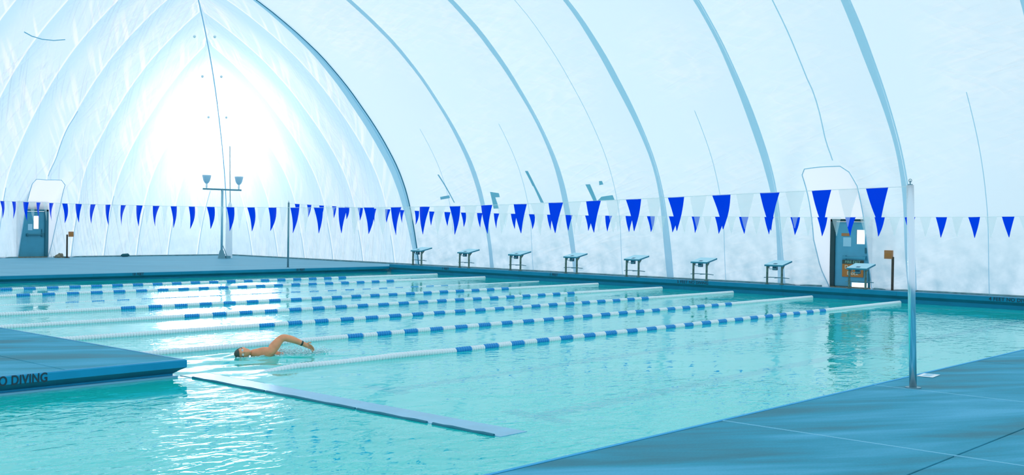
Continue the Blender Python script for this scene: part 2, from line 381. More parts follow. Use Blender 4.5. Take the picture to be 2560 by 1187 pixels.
SEAM_SIDE = [s for s in SEAM_SIDE if s > YN]
SEAM_END = [22.0+1.65*k for k in range(-19, 6)]
def billow(u, seams, amp_per=.052):
    prev = None
    for a, b in zip(seams, seams[1:]):
        if a <= u <= b:
            t = (u-a)/(b-a); return (amp_per if b-a > 3 else .034)*(b-a)*(1-abs(2*t-1)**1.8)
    return 0.0
HOLE_R = dict(u0=14.2, u1=16.0, z=3.62, fmin=[(0, 14.15), (1.49, 14.28), (3.05, 14.42), (3.45, 14.60), (3.62, 14.85)], fmax=[(0, 15.52), (.6, 15.80), (1.46, 15.99), (3.45, 16.06), (3.62, 15.95)])
HOLE_F = dict(u0=21.4, u1=22.9, z=3.45, fmin=[(0, 21.32), (2.4, 21.42), (3.3, 21.46), (3.45, 21.58)], fmax=[(0, 22.66), (.6, 22.78), (2.2, 22.92), (3.25, 22.92), (3.45, 22.7)])
def make_surface(which):
    end = which in ('far', 'near')
    k = KE if end else 1.0; ko = 1.0 if end else KE
    ulo, uhi = (XL, XR) if end else (YN, YF)
    seams = SEAM_END if end else SEAM_SIDE
    hole = HOLE_R if which == 'right' else HOLE_F if which == 'far' else None
    def point(u, i, off=0.0):
        d, z = ROWS[i]; no, nu = row_normal(i)
        lo, hi = ulo+ko*d, uhi-ko*d
        u = max(lo, min(hi, u))
        b = billow(u, seams)*sstep(.2, 2.5, ARC[i])
        b *= sstep(0, 1.4, min(u-lo, hi-u))
        if hole and z < 6:      # the membrane swells around the door opening
            uc = (hole['u0']+hole['u1'])/2; rr = math.hypot((u-uc)/1.45, max(0, z-1.2)/3.05)
            b -= .13*math.exp(-((rr-1.05)/.16)**2) - .05*math.exp(-((rr-1.45)/.16)**2)*sstep(1, 2.5, z)
        o = k*d - (b+off)*no
        zz = z + (b+off)*nu
        if which == 'right': return Vector((XR-o, u, zz))
        if which == 'left': return Vector((XL+o, u, zz))
        if which == 'far': return Vector((u, YF-o, zz))
        return Vector((u, YN+o, zz))
    return point, ulo, uhi, ko, hole, seams
def build_membrane(which, mat):
    point, ulo, uhi, ko, hole, seams = make_surface(which)
    fine = which in ('right', 'far')
    step = .16 if fine else .5
    us = set()
    marks = sorted(set([ulo, uhi]+seams+([hole['u0'], hole['u1']] if hole else [])))
    marks = [m for m in marks if ulo <= m <= uhi]
    cols = []
    for a, b in zip(marks, marks[1:]):
        n = max(1, round((b-a)/step)); cols += [a+(b-a)*j/n for j in range(n)]
    cols.append(uhi)
    me = bpy.data.meshes.new('membrane'); vs = []; uvs = []; faces = []; endf = []
    nc = len(cols)
    for i, (d, z) in enumerate(ROWS):
        for u in cols:
            uu = u
            if hole and z <= hole['z']+.01:
                a, b = hole['u0'], hole['u1']; fa, fb = interp(hole['fmin'], z), interp(hole['fmax'], z)
                if u < a: uu = u+(fa-a)*max(0, 1-(a-u)/.8)
                elif u > b: uu = u+(fb-b)*max(0, 1-(u-b)/.8)
                else: uu = fa+(u-a)/(b-a)*(fb-fa)
            vs.append(point(uu, i)); uvs.append((uu, ARC[i]))
    for i in range(len(ROWS)-1):
        d0, d1 = ROWS[i][0], ROWS[i+1][0]
        for j in range(nc-1):
            lo, hi = ulo+ko*d0, uhi-ko*d0
            if cols[j+1] <= lo+1e-6 or cols[j] >= hi-1e-6: continue
            if hole and ROWS[i+1][1] <= hole['z']+.01 and cols[j] >= hole['u0']-1e-4 and cols[j+1] <= hole['u1']+1e-4: continue
            if hole and which == 'far' and ROWS[i+1][1] <= 3.5 and cols[j] >= hole['u0']-1e-4 and cols[j+1] <= hole['u1']+1e-4: continue
            a = i*nc+j
            faces.append((a, a+1, a+nc+1, a+nc))
            endf.append(1 if (which == 'far' or (which == 'right' and cols[j] >= 34.0)) else 0)
    me.from_pydata(vs, [], faces); me.update()
    ul = me.uv_layers.new(name='UVMap')
    for lp in me.loops: ul.data[lp.index].uv = uvs[lp.vertex_index]
    u2 = me.uv_layers.new(name='Panel')
    for p in me.polygons:
        j0 = min(v % nc for v in p.vertices); um = cols[j0]+1e-3
        nx = min([q_ for q_ in seams if q_ > um] or [um+2]); ix = sum(1 for q_ in seams if q_ < nx)
        for li in p.loop_indices:
            vi = me.loops[li].vertex_index
            u2.data[li].uv = (nx-cols[vi % nc], ARC[vi//nc]+ix*13.7)
    me.materials.append(M['fab']); me.materials.append(M['fab_end'])
    for p in me.polygons: p.use_smooth = True; p.material_index = endf[p.index]
    # sharp creases along the seams
    cs = {j for j, u in enumerate(cols) if any(abs(u-s) < 1e-4 for s in seams)}
    for e in me.edges:
        a, b = e.vertices
        if a % nc == b % nc and (a % nc) in cs: e.use_edge_sharp = True
    ob = link('wall_'+which, me); ob['kind'] = 'structure'
    return ob, point
walls = {}
for wname in ('right', 'far', 'left', 'near'):
    walls[wname] = build_membrane(wname, None)

def seam(which, u, w0, w1, mat, name='seam_strip', zmax=99, zmin=0, off=-.035, side=1, wfun=None):
    ob, point = walls[which]
    _, ulo, uhi, ko, hole, seams = make_surface(which)
    vs = []; uvs = []; n = 0
    for i, (d, z) in enumerate(ROWS):
        if z > zmax or z < zmin: continue
        lo, hi = ulo+ko*d, uhi-ko*d
        if not (lo+.02 < u+w0 and u+w1 < hi-.02): break
        q = wfun(z) if wfun else 1
        for uu in (u+w0*q, u+w1*q):
            vs.append(point(uu, i, off)); uvs.append((uu, ARC[i]))
        n += 1
    if n < 2: return None
    me = bpy.data.meshes.new(name)
    me.from_pydata(vs, [], [(2*i, 2*i+1, 2*i+3, 2*i+2) for i in range(n-1)])
    ul = me.uv_layers.new(name='UVMap')
    for lp in me.loops: ul.data[lp.index].uv = uvs[lp.vertex_index]
    for p in me.polygons: p.use_smooth = True
    return link(name, me, ob, mat=mat)
for s in SEAM_SIDE:
    if -6 < s < 33:
        wv = random.random()*6
        seam('right', s, -.02, .21, M['strip'], wfun=lambda z, wv=wv: .85+.25*math.sin(z*1.1+wv))
        seam('right', s, -.075, -.03, M['stitch' if s > 33 else 'strip'], 'seam_edge', off=-.05)
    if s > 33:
        if s < 34.5:  # darker strips beside the cord stand in for the shade of the fold
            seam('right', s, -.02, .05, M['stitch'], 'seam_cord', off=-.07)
            seam('right', s, .0, .42, M['strip'], 'seam_shade', off=-.05, wfun=lambda z: .25+.35*math.sin(min(PI, max(0, z/10.5*PI))))
            seam('right', s, .2, .70, M['strip_lite'], 'seam_shade', off=-.03, wfun=lambda z: .35+.65*math.sin(min(PI, max(0, z/10.5*PI))))
        else:
            seam('right', s, -.015, .02, M['strip'], 'seam_line', off=-.04, zmax=1.2+random.random()*1.5)
    if s < 33 and s+4.25 < 36 and s > 4 and abs(s-12.85) > .1:
        seam('right', s+2.12, -.012, .012, M['strip'], 'seam_line', off=-.03, zmax=random.choice([5.5, 6.5, 7.8, 9]), zmin=random.choice([0, 1.4]))
for s in SEAM_END:
    if 8 < s < 31.5 and not (21 < s < 23.2):
        seam('far', s, -.015, .02, M['strip'], 'seam_line', off=-.04, zmax=1.0+random.random()*3)
    if 21 < s < 23.2: seam('far', s, -.01, .03, M['strip'], 'seam_line', off=-.03, zmin=3.5, zmax=6.5)
seam('right', 15.05, -.02, .02, M['strip'], 'seam_line', off=-.03, zmin=3.7, zmax=9)
# the mitre crease where the end meets the long side
bm = bmesh.new(); pts = []
for i, (d, z) in enumerate(ROWS):
    no, nu = row_normal(i)
    if d < 15: pts.append((XR-d-.05, YF-KE*d-.06, z-.05))
tube(bm, pts, .022, 6); obj('mitre_cord', bm, M['strip'], walls['far'][0])
bm = bmesh.new(); tube(bm, [(18.05, 40.7, 8.64), (18.40, 40.85, 8.55), (18.82, 40.93, 8.50), (19.26, 40.9, 8.51), (19.64, 40.77, 8.58)], .02, 6); obj('hanging_strap', bm, M['patch'], walls['far'][0])
# button washers either side of the mitre
for zt in (6.6, 8.1, 9.3):
    d = d_of_z(zt)
    for sgn in (-1, 1):
        bm = bmesh.new(); bmesh.ops.create_uvsphere(bm, u_segments=8, v_segments=6, radius=.06)
        obj('rivet', bm, M['white'], walls['far'][0], loc=(XR-d-.1+(-.55 if sgn < 0 else 0), YF-KE*d-.15-(0 if sgn < 0 else .6), zt-.12))

def surf_at(which, u, z, off=-.06):
    pt = walls[which][1]
    for i in range(len(ROWS)-1):
        if ROWS[i][1] <= z <= ROWS[i+1][1]:
            t = (z-ROWS[i][1])/(ROWS[i+1][1]-ROWS[i][1])
            return pt(u, i, off).lerp(pt(u, i+1, off), t)
def patch(which, quad, name='repair_patch'):
    """quad of (u, z), subdivided so it follows the membrane"""
    vs = []; n = 6; mcol = 3
    for a in range(n+1):
        for b in range(mcol+1):
            s, t = b/mcol, a/n
            p = [(1-s)*(1-t)*quad[0][k]+s*(1-t)*quad[1][k]+s*t*quad[2][k]+(1-s)*t*quad[3][k] for k in (0, 1)]
            vs.append(surf_at(which, p[0], max(0.01, p[1])))
    fs = [(a*(mcol+1)+b, a*(mcol+1)+b+1, (a+1)*(mcol+1)+b+1, (a+1)*(mcol+1)+b) for a in range(n) for b in range(mcol)]
    me = bpy.data.meshes.new(name); me.from_pydata(vs, [], fs)
    return link(name, me, walls[which][0], mat=M['patch'])
patch('right', [(31.85, 2.78), (32.4, 2.72), (32.4, 2.83), (31.85, 2.89)])
patch('right', [(31.62, 2.6), (31.68, 2.6), (32.18, 3.7), (32.10, 3.7)])
patch('right', [(29.0, 2.83), (29.4, 2.83), (29.4, 3.05), (29.0, 2.98)])
patch('right', [(29.15, 2.4), (29.4, 2.4), (29.4, 2.9), (29.22, 2.9)])
patch('right', [(26.85, 2.6), (27.02, 2.6), (27.22, 3.2), (27.10, 3.2)])
patch('right', [(27.10, 3.2), (27.25, 3.2), (27.42, 3.75), (27.27, 3.75)])
patch('right', [(24.3, 2.6), (24.45, 2.6), (24.66, 3.25), (24.46, 3.25)])
patch('right', [(23.55, 2.68), (24.3, 2.66), (24.1, 2.80), (23.6, 2.85)])
patch('right', [(23.9, 3.22), (24.08, 3.2), (24.05, 3.34), (23.92, 3.34)])

# ------------------------------------------------------------------ door recesses
def collar(which, hole, plane, du0, du1, dz, parent):
    """membrane sleeve from the opening to the door frame"""
    zl = [r[1] for r in ROWS if r[1] <= hole['z']+.01]
    pt = walls[which][1]; outer = []; inner = []
    for z in zl:
        i = ZROWS.index(z); outer.append(pt(interp(hole['fmax'], z), i, -.02))
    top = [interp(hole['fmax'], zl[-1])+(interp(hole['fmin'], zl[-1])-interp(hole['fmax'], zl[-1]))*t/8 for t in range(1, 8)]
    it = ZROWS.index(zl[-1])
    outer += [pt(u, it, -.02) for u in top]
    for z in reversed(zl):
        i = ZROWS.index(z); outer.append(pt(interp(hole['fmin'], z), i, -.02))
    def dp(u, z): return Vector((plane, u, z)) if which == 'right' else Vector((u, plane, z))
    for z in zl: inner.append(dp(du1, min(z/zl[-1]*dz*1.0, dz)))
    inner += [dp(du1+(du0-du1)*t/8, dz) for t in range(1, 8)]
    for z in reversed(zl): inner.append(dp(du0, min(z/zl[-1]*dz, dz)))
    bm = bmesh.new(); K = 5; rows = []
    for k in range(K+1):
        t = k/K; row = []
        for a, b in zip(outer, inner):
            p = a.lerp(b, t); p.z += -.06*math.sin(PI*t) if a.z > 3 else 0
            if p.z < 0: p.z = 0
            row.append(bm.verts.new(p))
        rows.append(row)
    for r0, r1 in zip(rows, rows[1:]):
        for j in range(len(r0)-1):
            bm.faces.new((r0[j], r0[j+1], r1[j+1], r1[j]))
    c = obj('door_sleeve', bm, M['collar'], parent, smooth=True)
    bm = bmesh.new(); tube(bm, [p+Vector((-.02, 0, 0)) for p in outer], .014, 8, cap=True)
    obj('sleeve_hem', bm, M['strip_lite'], parent, smooth=True)
collar('right', HOLE_R, 32.25, 14.34, 15.66, 2.12, walls['right'][0])
collar('far', HOLE_F, 48.8, 21.42, 22.80, 2.14, walls['far'][0])

def text_mesh(s, size, ext=.002, bold=.0, align='CENTER'):
    cu = bpy.data.curves.new('txt', 'FONT'); cu.body = s; cu.size = size; cu.extrude = ext; cu.offset = bold
    cu.align_x = align; cu.align_y = 'CENTER'; cu.space_character = 1.05
    to = bpy.data.objects.new('txt', cu); COL.objects.link(to)
    dg = bpy.context.evaluated_depsgraph_get(); me = bpy.data.meshes.new_from_object(to.evaluated_get(dg))
    me.name = 'lettering'; bpy.data.objects.remove(to); me.materials.clear(); return me
def lettering(s, size, mat, parent, loc, xdir, zdir, bold=.0, name='lettering', sx=1.0):
    me = text_mesh(s, size, .002, bold)
    x = Vector(xdir).normalized(); y = Vector(zdir).normalized(); z = x.cross(y)
    mt = Matrix((x*sx, y, z)).transposed().to_4x4(); mt.translation = Vector(loc)
    me.transform(mt)
    return link(name, me, parent, mat=mat)

# right-hand fire door (faces -X)
d1 = empty('door_1', (32.3, 15.0, 0)); d1['kind'] = 'structure'
def dloc(o): o.location = Vector(o.location)-Vector(o.parent.location); return o
def dchild(name, bm, mat, parent, smooth=False):
    o = obj(name, bm, mat, parent, smooth=smooth); o.location = -Vector(parent.location); return o
bm = bmesh.new(); X0 = 32.3
WIN = (14.56, 14.84, 1.36, 1.80)     # y0,y1,z0,z1
box(bm, X0, X0+.05, 14.98, 15.52, .05, 2.04); box(bm, X0, X0+.05, WIN[1], 14.98, .17, 2.04); box(bm, X0, X0+.05, 14.44, WIN[0], .17, 2.04)
box(bm, X0, X0+.05, WIN[0], WIN[1], .17, WIN[2]); box(bm, X0, X0+.05, WIN[0], WIN[1], WIN[3], 2.04)
box(bm, X0+.04, X0+.05, 14.98, 15.52, .03, .06)
dchild('door_leaf', bm, M['door'], d1)
bm = bmesh.new(); box(bm, X0+.02, X0+.03, WIN[0], WIN[1], WIN[2], WIN[3])
mg, tg = nodes('window_glass'); bg_ = tg.nodes['Principled BSDF']; bg_.inputs['Transmission Weight'].default_value = 1; bg_.inputs['IOR'].default_value = 1.02; bg_.inputs['Roughness'].default_value = 0
dchild('window_pane', bm, mg, d1)
bm = bmesh.new(); box(bm, X0-.06, X0+.06, 15.52, 15.68, 0, 2.1, .004); dchild('door_jamb', bm, M['frame'], d1)
bm = bmesh.new(); box(bm, X0-.06, X0+.06, 14.34, 14.42, 0, 2.1, .004); dchild('door_jamb', bm, M['frame_l'], d1)
bm = bmesh.new(); box(bm, X0-.06, X0+.06, 14.34, 15.68, 2.05, 2.13, .004); dchild('door_head', bm, M['frame'], d1)
bm = bmesh.new(); box(bm, X0-.12, X0+.1, 14.3, 15.75, 0, .03); dchild('threshold', bm, M['rust'], d1)
bm = bmesh.new(); box(bm, X0-.09, X0-.05, 14.5, 15.25, .90, .97, .01); box(bm, X0-.06, X0, 14.5, 14.6, .87, 1.0); box(bm, X0-.06, X0, 15.15, 15.25, .87, 1.0)
dchild('push_bar', bm, M['door_l'], d1)
bm = bmesh.new(); box(bm, X0-.03, X0, 14.50, 14.55, 1.08, 1.25, .008); dchild('pull_handle', bm, M['frame_l'], d1)
bm = bmesh.new(); box(bm, X0-.03, X0-.015, 14.58, 15.27, .34, .86); sg = dchild('fire_exit_sign', bm, M['orange'], d1)
bm = bmesh.new(); box(bm, X0-.034, X0-.03, 14.58, 15.27, .74, .86); c = obj('sign_band', bm, M['signhead'], sg)
lettering('FIRE EXIT', .115, M['signtext2'], sg, (X0-.037, 14.925, .80), (0, -1, 0), (0, 0, 1), .002)
lettering('Do Not', .155, M['signtext'], sg, (X0-.033, 14.925, .64), (0, -1, 0), (0, 0, 1), .003)
lettering('Block', .155, M['signtext'], sg, (X0-.033, 14.925, .45), (0, -1, 0), (0, 0, 1), .003)
bm = bmesh.new(); box(bm, X0-.012, X0, 15.06, 15.32, 1.60, 1.69); dchild('orange_notice', bm, M['orange2'], d1)
bm = bmesh.new(); box(bm, X0-.01, X0, 15.0, 15.26, 1.28, 1.56); dchild('paper_notice', bm, M['paper'], d1)

# left-hand door in the end wall (faces -Y)
d2 = empty('door_2', (22.1, 48.85, 0)); d2['kind'] = 'structure'
Y0 = 48.85; WN = (22.16, 22.40, 1.28, 1.86)
bm = bmesh.new()
box(bm, 21.50, WN[0], Y0, Y0+.05, .04, 2.06); box(bm, WN[1], 22.66, Y0, Y0+.05, .04, 2.06)
box(bm, WN[0], WN[1], Y0, Y0+.05, .04, WN[2]); box(bm, WN[0], WN[1], Y0, Y0+.05, WN[3], 2.06)
dchild('door_leaf', bm, M['door_l'], d2)
bm = bmesh.new(); box(bm, WN[0], WN[1], Y0+.02, Y0+.03, WN[2], WN[3]); dchild('window_pane', bm, mg, d2)
bm = bmesh.new(); box(bm, 22.66, 22.82, Y0-.07, Y0+.06, 0, 2.14, .004); dchild('door_jamb', bm, M['frame_l'], d2)
bm = bmesh.new(); box(bm, 21.42, 21.49, Y0-.07, Y0+.06, 0, 2.14, .004); dchild('door_jamb', bm, M['rust'], d2)
bm = bmesh.new(); box(bm, 21.42, 22.82, Y0-.07, Y0+.06, 2.07, 2.15, .004); dchild('door_head', bm, M['frame_l'], d2)
bm = bmesh.new(); box(bm, 21.42, 22.82, Y0-.02, Y0+.04, 2.15, 2.52, .004); dchild('transom_panel', bm, M['frame_l'], d2)
bm = bmesh.new(); box(bm, 21.3, 22.95, Y0-.2, Y0+.1, 0, .04); dchild('threshold', bm, M['rust'], d2)
bm = bmesh.new(); box(bm, 21.82, 22.58, Y0-.09, Y0-.05, .98, 1.04, .01); box(bm, 21.82, 21.9, Y0-.06, Y0, .95, 1.07); box(bm, 22.5, 22.62, Y0-.06, Y0, .93, 1.09)
dchild('push_bar', bm, M['frame_l'], d2)
bm = bmesh.new(); box(bm, 22.50, 22.54, Y0-.04, Y0, 1.12, 1.27, .008); dchild('pull_handle', bm, M['frame_l'], d2)
bm = bmesh.new(); box(bm, 21.90, 22.10, Y0-.012, Y0, 1.22, 1.50); dchild('paper_notice', bm, M['paper'], d2)
ex = tag(obj('exit_sign', (lambda b: (box(b, 21.93, 22.23, Y0-.12, Y0-.05, 2.26, 2.46, .008), b)[1])(bmesh.new()), M['red']), 'small red exit sign above the door at far left', 'exit sign')
lettering('EXIT', .15, M['white'], ex, (22.08, Y0-.123, 2.36), (1, 0, 0), (0, 0, 1), .003)

# sill curbs along the foot of the membrane
def curb(name, a, b, n):
    bm = bmesh.new(); prism(bm, [(0, 0), (.10, 0), (.10, .035), (0, .06)], a, b, n)
    o = obj(name, bm, M['curb']); o['kind'] = 'structure'
curb('baseboard_right', (XR, YN, 0), (XR, 14.1, 0), (-1, 0, 0)); curb('baseboard_right', (XR, 15.8, 0), (XR, YF, 0), (-1, 0, 0))
curb('baseboard_far', (XL, YF, 0), (21.3, YF, 0), (0, -1, 0)); curb('baseboard_far', (22.9, YF, 0), (XR, YF, 0), (0, -1, 0))

# ------------------------------------------------------------------ decks, coping, basin
WZ = -.235
PX0, PX1, PY0, PY1 = 7.85, 30.3, 5.55, 34.15
PEN_Y = 12.8; WEST = -6.0
def slabs(name, xs, ys, mat, ins=(0, 0, 0, 0), z=0.0):
    base = bmesh.new()
    box(base, xs[0]+ins[0], xs[-1]-ins[1], ys[0]+ins[2], ys[-1]-ins[3], -.30, -.028+z)
    o = obj(name, base, M['joint']); o['kind'] = 'structure'
    for xa, xb in zip(xs, xs[1:]):
        for ya, yb in zip(ys, ys[1:]):
            bm = bmesh.new(); g = .008
            box(bm, xa+g, xb-g, ya+g, yb-g, -.028+z, z+random.uniform(-.001, .001), .006)
            obj('deck_slab', bm, mat, o)
    return o
CW = .06      # coping width
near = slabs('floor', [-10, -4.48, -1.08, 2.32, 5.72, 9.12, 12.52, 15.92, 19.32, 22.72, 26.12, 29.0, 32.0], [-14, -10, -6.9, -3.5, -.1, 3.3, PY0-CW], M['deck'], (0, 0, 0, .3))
# pale joint beads seen on the near deck
for xj in (9.12, 12.52):
    bm = bmesh.new(); box(bm, xj-.012, xj+.012, -.1, PY0-CW, -.02, .0015); obj('joint_bead', bm, M['joint_lite'], near)
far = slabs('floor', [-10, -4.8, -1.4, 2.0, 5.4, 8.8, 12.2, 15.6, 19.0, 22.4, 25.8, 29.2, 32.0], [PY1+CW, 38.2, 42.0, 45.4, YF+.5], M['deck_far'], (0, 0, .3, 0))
pen = slabs('floor', [-10, -4.0, -.56, 2.84, 6.24, PX0-CW], [PEN_Y+CW, 16.6, 20.4, 24.2, 28.0, 31.8, PY1+CW], M['deck'], (0, .3, .3, 0))
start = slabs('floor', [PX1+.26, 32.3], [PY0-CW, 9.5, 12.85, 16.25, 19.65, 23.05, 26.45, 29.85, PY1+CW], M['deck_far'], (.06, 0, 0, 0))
west = slabs('floor', [-10, WEST], [PY0-CW, 9.2, PEN_Y+CW], M['deck'])

COPE = [(-CW, .001), (-.02, .001), (0, -.012), (0, -.10), (-.13, -.185), (-.13, -.34), (-.40, -.34), (-.40, -.029), (-CW, -.029)]
def coping(name, a, b, n, prof=COPE, lip=True, mat='cope', seg=3.4, ma=0, mb=0):
    a, b, n = Vector(a), Vector(b), Vector(n)
    Ln = (b-a).length; k = max(1, round(Ln/seg))
    root = None
    bm = bmesh.new(); inset = [(p-.004 if p > -.3 else p, z-.004) for p, z in prof]
    prism(bm, inset, a, b, n, ma=ma, mb=mb)
    root = obj(name, bm, M['cope_dark']); root['kind'] = 'structure'
    for i in range(k):
        bm = bmesh.new(); g = .004/Ln
        prism(bm, prof, a.lerp(b, i/k+(g if i else 0)), a.lerp(b, (i+1)/k-(g if i < k-1 else 0)), n, ma=ma if i == 0 else 0, mb=mb if i == k-1 else 0)
        obj('coping_stone', bm, M[mat], root)
    if lip:
        bm = bmesh.new(); prism(bm, [(-.13, WZ-.02), (-.085, WZ-.02), (-.080, WZ+.024), (-.13, WZ+.024)], a, b, n, ma=ma, mb=mb)
        obj('gutter_lip', bm, M['lip'], root)
    return root
c_near = coping('trim_1', (WEST, PY0, 0), (PX1, PY0, 0), (0, 1, 0), mat='cope_lite')
c_far = coping('trim_2', (PX1, PY1, 0), (PX0, PY1, 0), (0, -1, 0), lip=False, mat='cope_shaded')
SC = [(-.30, .085), (-.02, .085), (0, .072), (0, -.04), (-.10, -.13), (-.10, -.34), (-.30, -.34)]
c_start = coping('trim_3', (PX1, PY0, 0), (PX1, PY1, 0), (-1, 0, 0), SC, lip=False, mat='cope_shaded')
c_pens = coping('trim_4', (WEST, PEN_Y, 0), (PX0, PEN_Y, 0), (0, -1, 0), mb=1)
c_pene = coping('trim_5', (PX0, PEN_Y, 0), (PX0, PY1, 0), (1, 0, 0), ma=1)
c_west = coping('trim_6', (WEST, PY0, 0), (WEST, PEN_Y, 0), (1, 0, 0))
lettering('4 FEET NO DIVING', .135, M['ink'], c_start, (PX1-.004, 9.58, .018), (0, -1, 0), (0, 0, 1), .002)
lettering('5 FEET NO DIVING', .135, M['ink'], c_start, (PX1-.004, 19.45, .018), (0, -1, 0), (0, 0, 1), .002)
lettering('6 FEET', .13, M['ink'], c_start, (PX1-.004, 25.3, .018), (0, -1, 0), (0, 0, 1), .003)
lettering('7 FEET', .13, M['ink'], c_start, (PX1-.004, 30.85, .018), (0, -1, 0), (0, 0, 1), .003)
lettering('10 FEET', .12, M['ink'], c_far, (19.05, PY1-.004, -.055), (1, 0, 0), (0, 0, 1), .003)
lettering('10 FEET', .12, M['ink'], c_far, (25.78, PY1-.004, -.055), (1, 0, 0), (0, 0, 1), .003)
lt = lettering('4 FEET NO DIVING', .155, M['ink'], c_pens, (5.36, PEN_Y-.004, -.062), (1, 0, 0), (0, 0, 1), .003, sx=.80)
lt.location.x = 5.985-max(v.co.x for v in lt.data.vertices)

# basin
DEPTH = [(PY0, -1.35), (9.8, -1.43), (19.4, -1.75), (25.3, -2.08), (30.8, -2.35), (PY1, -3.0)]
bm = bmesh.new()
ys = [PY0-.0, 9.8, PEN_Y, 19.4, 25.3, 30.8, PY1]
def quad(*p): bm.faces.new([bm.verts.new(q) for q in p])
for ya, yb in zip(ys, ys[1:]):
    x0 = WEST if yb <= PEN_Y+.01 else PX0
    za, zb = interp(DEPTH, ya), interp(DEPTH, yb)
    quad((x0, ya, za), (PX1, ya, za), (PX1, yb, zb), (x0, yb, zb))
    quad((PX1+.08, ya, za), (PX1+.08, yb, zb), (PX1+.08, yb, -.3), (PX1+.08, ya, -.3))
    if yb > PEN_Y+.01: quad((PX0-.12, ya, za), (PX0-.12, yb, zb), (PX0-.12, yb, -.3), (PX0-.12, ya, -.3))
    else: quad((WEST-.12, ya, za), (WEST-.12, yb, zb), (WEST-.12, yb, -.3), (WEST-.12, ya, -.3))
quad((WEST, PY0-.12, -1.4), (PX1, PY0-.12, -1.4), (PX1, PY0-.12, -.3), (WEST, PY0-.12, -.3))
quad((WEST, PEN_Y+.12, -1.6), (PX0, PEN_Y+.12, -1.6), (PX0, PEN_Y+.12, -.3), (WEST, PEN_Y+.12, -.3))
quad((PX0, PY1+.12, -3.2), (PX1, PY1+.12, -3.2), (PX1, PY1+.12, -.3), (PX0, PY1+.12, -.3))
basin = obj('pool_basin', bm, M['basin']); basin['kind'] = 'structure'
LANES = [13.88+2.67*k for k in range(-3, 8)]
for Yc in LANES:
    bm = bmesh.new(); z = interp(DEPTH, Yc)+.012
    if Yc-.5 < PY0: continue
    box(bm, 10.1, 28.2, Yc-.14, Yc+.14, z-.01, z); box(bm, 9.85, 10.1, Yc-.5, Yc+.5, z-.01, z); box(bm, 28.2, 28.45, Yc-.5, Yc+.5, z-.01, z)
    obj('lane_marking', bm, M['lane_tile'], basin)

# submerged bulkhead running on from the peninsula
bm = bmesh.new()
LX0, LX1, LY0 = 7.87, 8.27, 7.22
box(bm, LX0, LX1, LY0, PEN_Y+.2, WZ-.06, WZ+.004, .004); ledge = obj('bulkhead', bm, M['ledge'])
ledge['kind'] = 'structure'
bm = bmesh.new(); box(bm, LX0+.05, LX1-.05, LY0+.04, PEN_Y+.2, -1.42, WZ-.06); obj('bulkhead_wall', bm, M['basin'], ledge)
for ya, yb in ((7.34, 8.20), (8.29, 9.40), (9.44, 11.1), (11.14, 12.72)):
    bm = bmesh.new()
    tube(bm, [(LX0-.005, ya-.04+(yb-ya)*t/6, WZ+.004+.004*math.sin(t*2.1)) for t in range(7)], .019, 8); obj('edge_seal', bm, M['rubber'], ledge)
bm = bmesh.new(); tube(bm, [(LX1+.01, y_, WZ-.008) for y_ in (11.7, 12.2, 12.65)], .012, 8); obj('edge_seal', bm, M['rubber'], ledge)
bm = bmesh.new(); tube(bm, [(LX0, LY0-.005, WZ-.014), (LX1, LY0-.005, WZ-.014)], .012, 8); obj('edge_seal', bm, M['lip'], ledge)

# ------------------------------------------------------------------ water
SWX, SWY = 9.72, 14.1
def wave(x, y):
    r = math.hypot(x-SWX, (y-SWY)*1.2); h = 0
    # ring waves off the head and the arms, fading out
    h += .011*math.cos(r*9.5)*math.exp(-r/1.1)*sstep(.1, .4, r)
    # V wake
    for s in (-1, 1):
        dd = (y-SWY)-s*(.18+.42*(x-(SWX-.3))); 
        if x > SWX-.5: h += .022*math.exp(-(dd/.09)**2)*math.exp(-(x-SWX)/1.5)*sstep(SWX-.5, SWX, x)
    # long bow waves running to the wall
    h += .008*math.sin((x*.45+y*2.6)*3.0)*math.exp(-((y-13.6)/.9)**2)*math.exp(-((x-9.4)/1.6)**2)
    # churned water behind the shoulder
    q = math.exp(-((x-10.3)/.6)**2-((y-13.95)/.22)**2)
    if q > .02: h += q*.035*(noise.noise(Vector((x*9, y*9, 0)))+.35)
    return h
def lines(lo, hi, flo, fhi, fine, coarse):
    out = []; x = lo
    while x < hi-1e-6:
        out.append(x); x += fine if flo-1e-6 <= x < fhi else min(coarse, flo-x if x < flo else coarse)
        if out[-1] < flo < x: x = flo
    out.append(hi); return out
wxs = lines(WEST-.1, PX1+.08, 8.0, 12.6, .05, .3)
wxs = sorted(set([round(v, 4) for v in wxs]+[PX0-.1]))
wys = sorted(set([round(v, 4) for v in lines(PY0-.1, PY1+.1, 12.8, 15.4, .05, .3)]+[PEN_Y+.1]))
idx = {}; vs = []; fs = []
for i in range(len(wxs)-1):
    for j in range(len(wys)-1):
        cx, cy = (wxs[i]+wxs[i+1])/2, (wys[j]+wys[j+1])/2
        if cx < PX0-.1 and cy > PEN_Y+.1: continue
        q = []
        for (a, b) in ((i, j), (i+1, j), (i+1, j+1), (i, j+1)):
            if (a, b) not in idx:
                x, y = wxs[a], wys[b]; idx[(a, b)] = len(vs)
                vs.append((x, y, WZ+(wave(x, y) if x < 14 and 11.5 < y < 17 else 0)))
            q.append(idx[(a, b)])
        fs.append(q)
me = bpy.data.meshes.new('pool_water'); me.from_pydata(vs, [], fs)
for p in me.polygons: p.use_smooth = True
wo = link('pool_water', me, mat=M['water'])
tag(wo, 'clear turquoise pool water with small ripples filling the whole pool', 'water', kind='stuff')

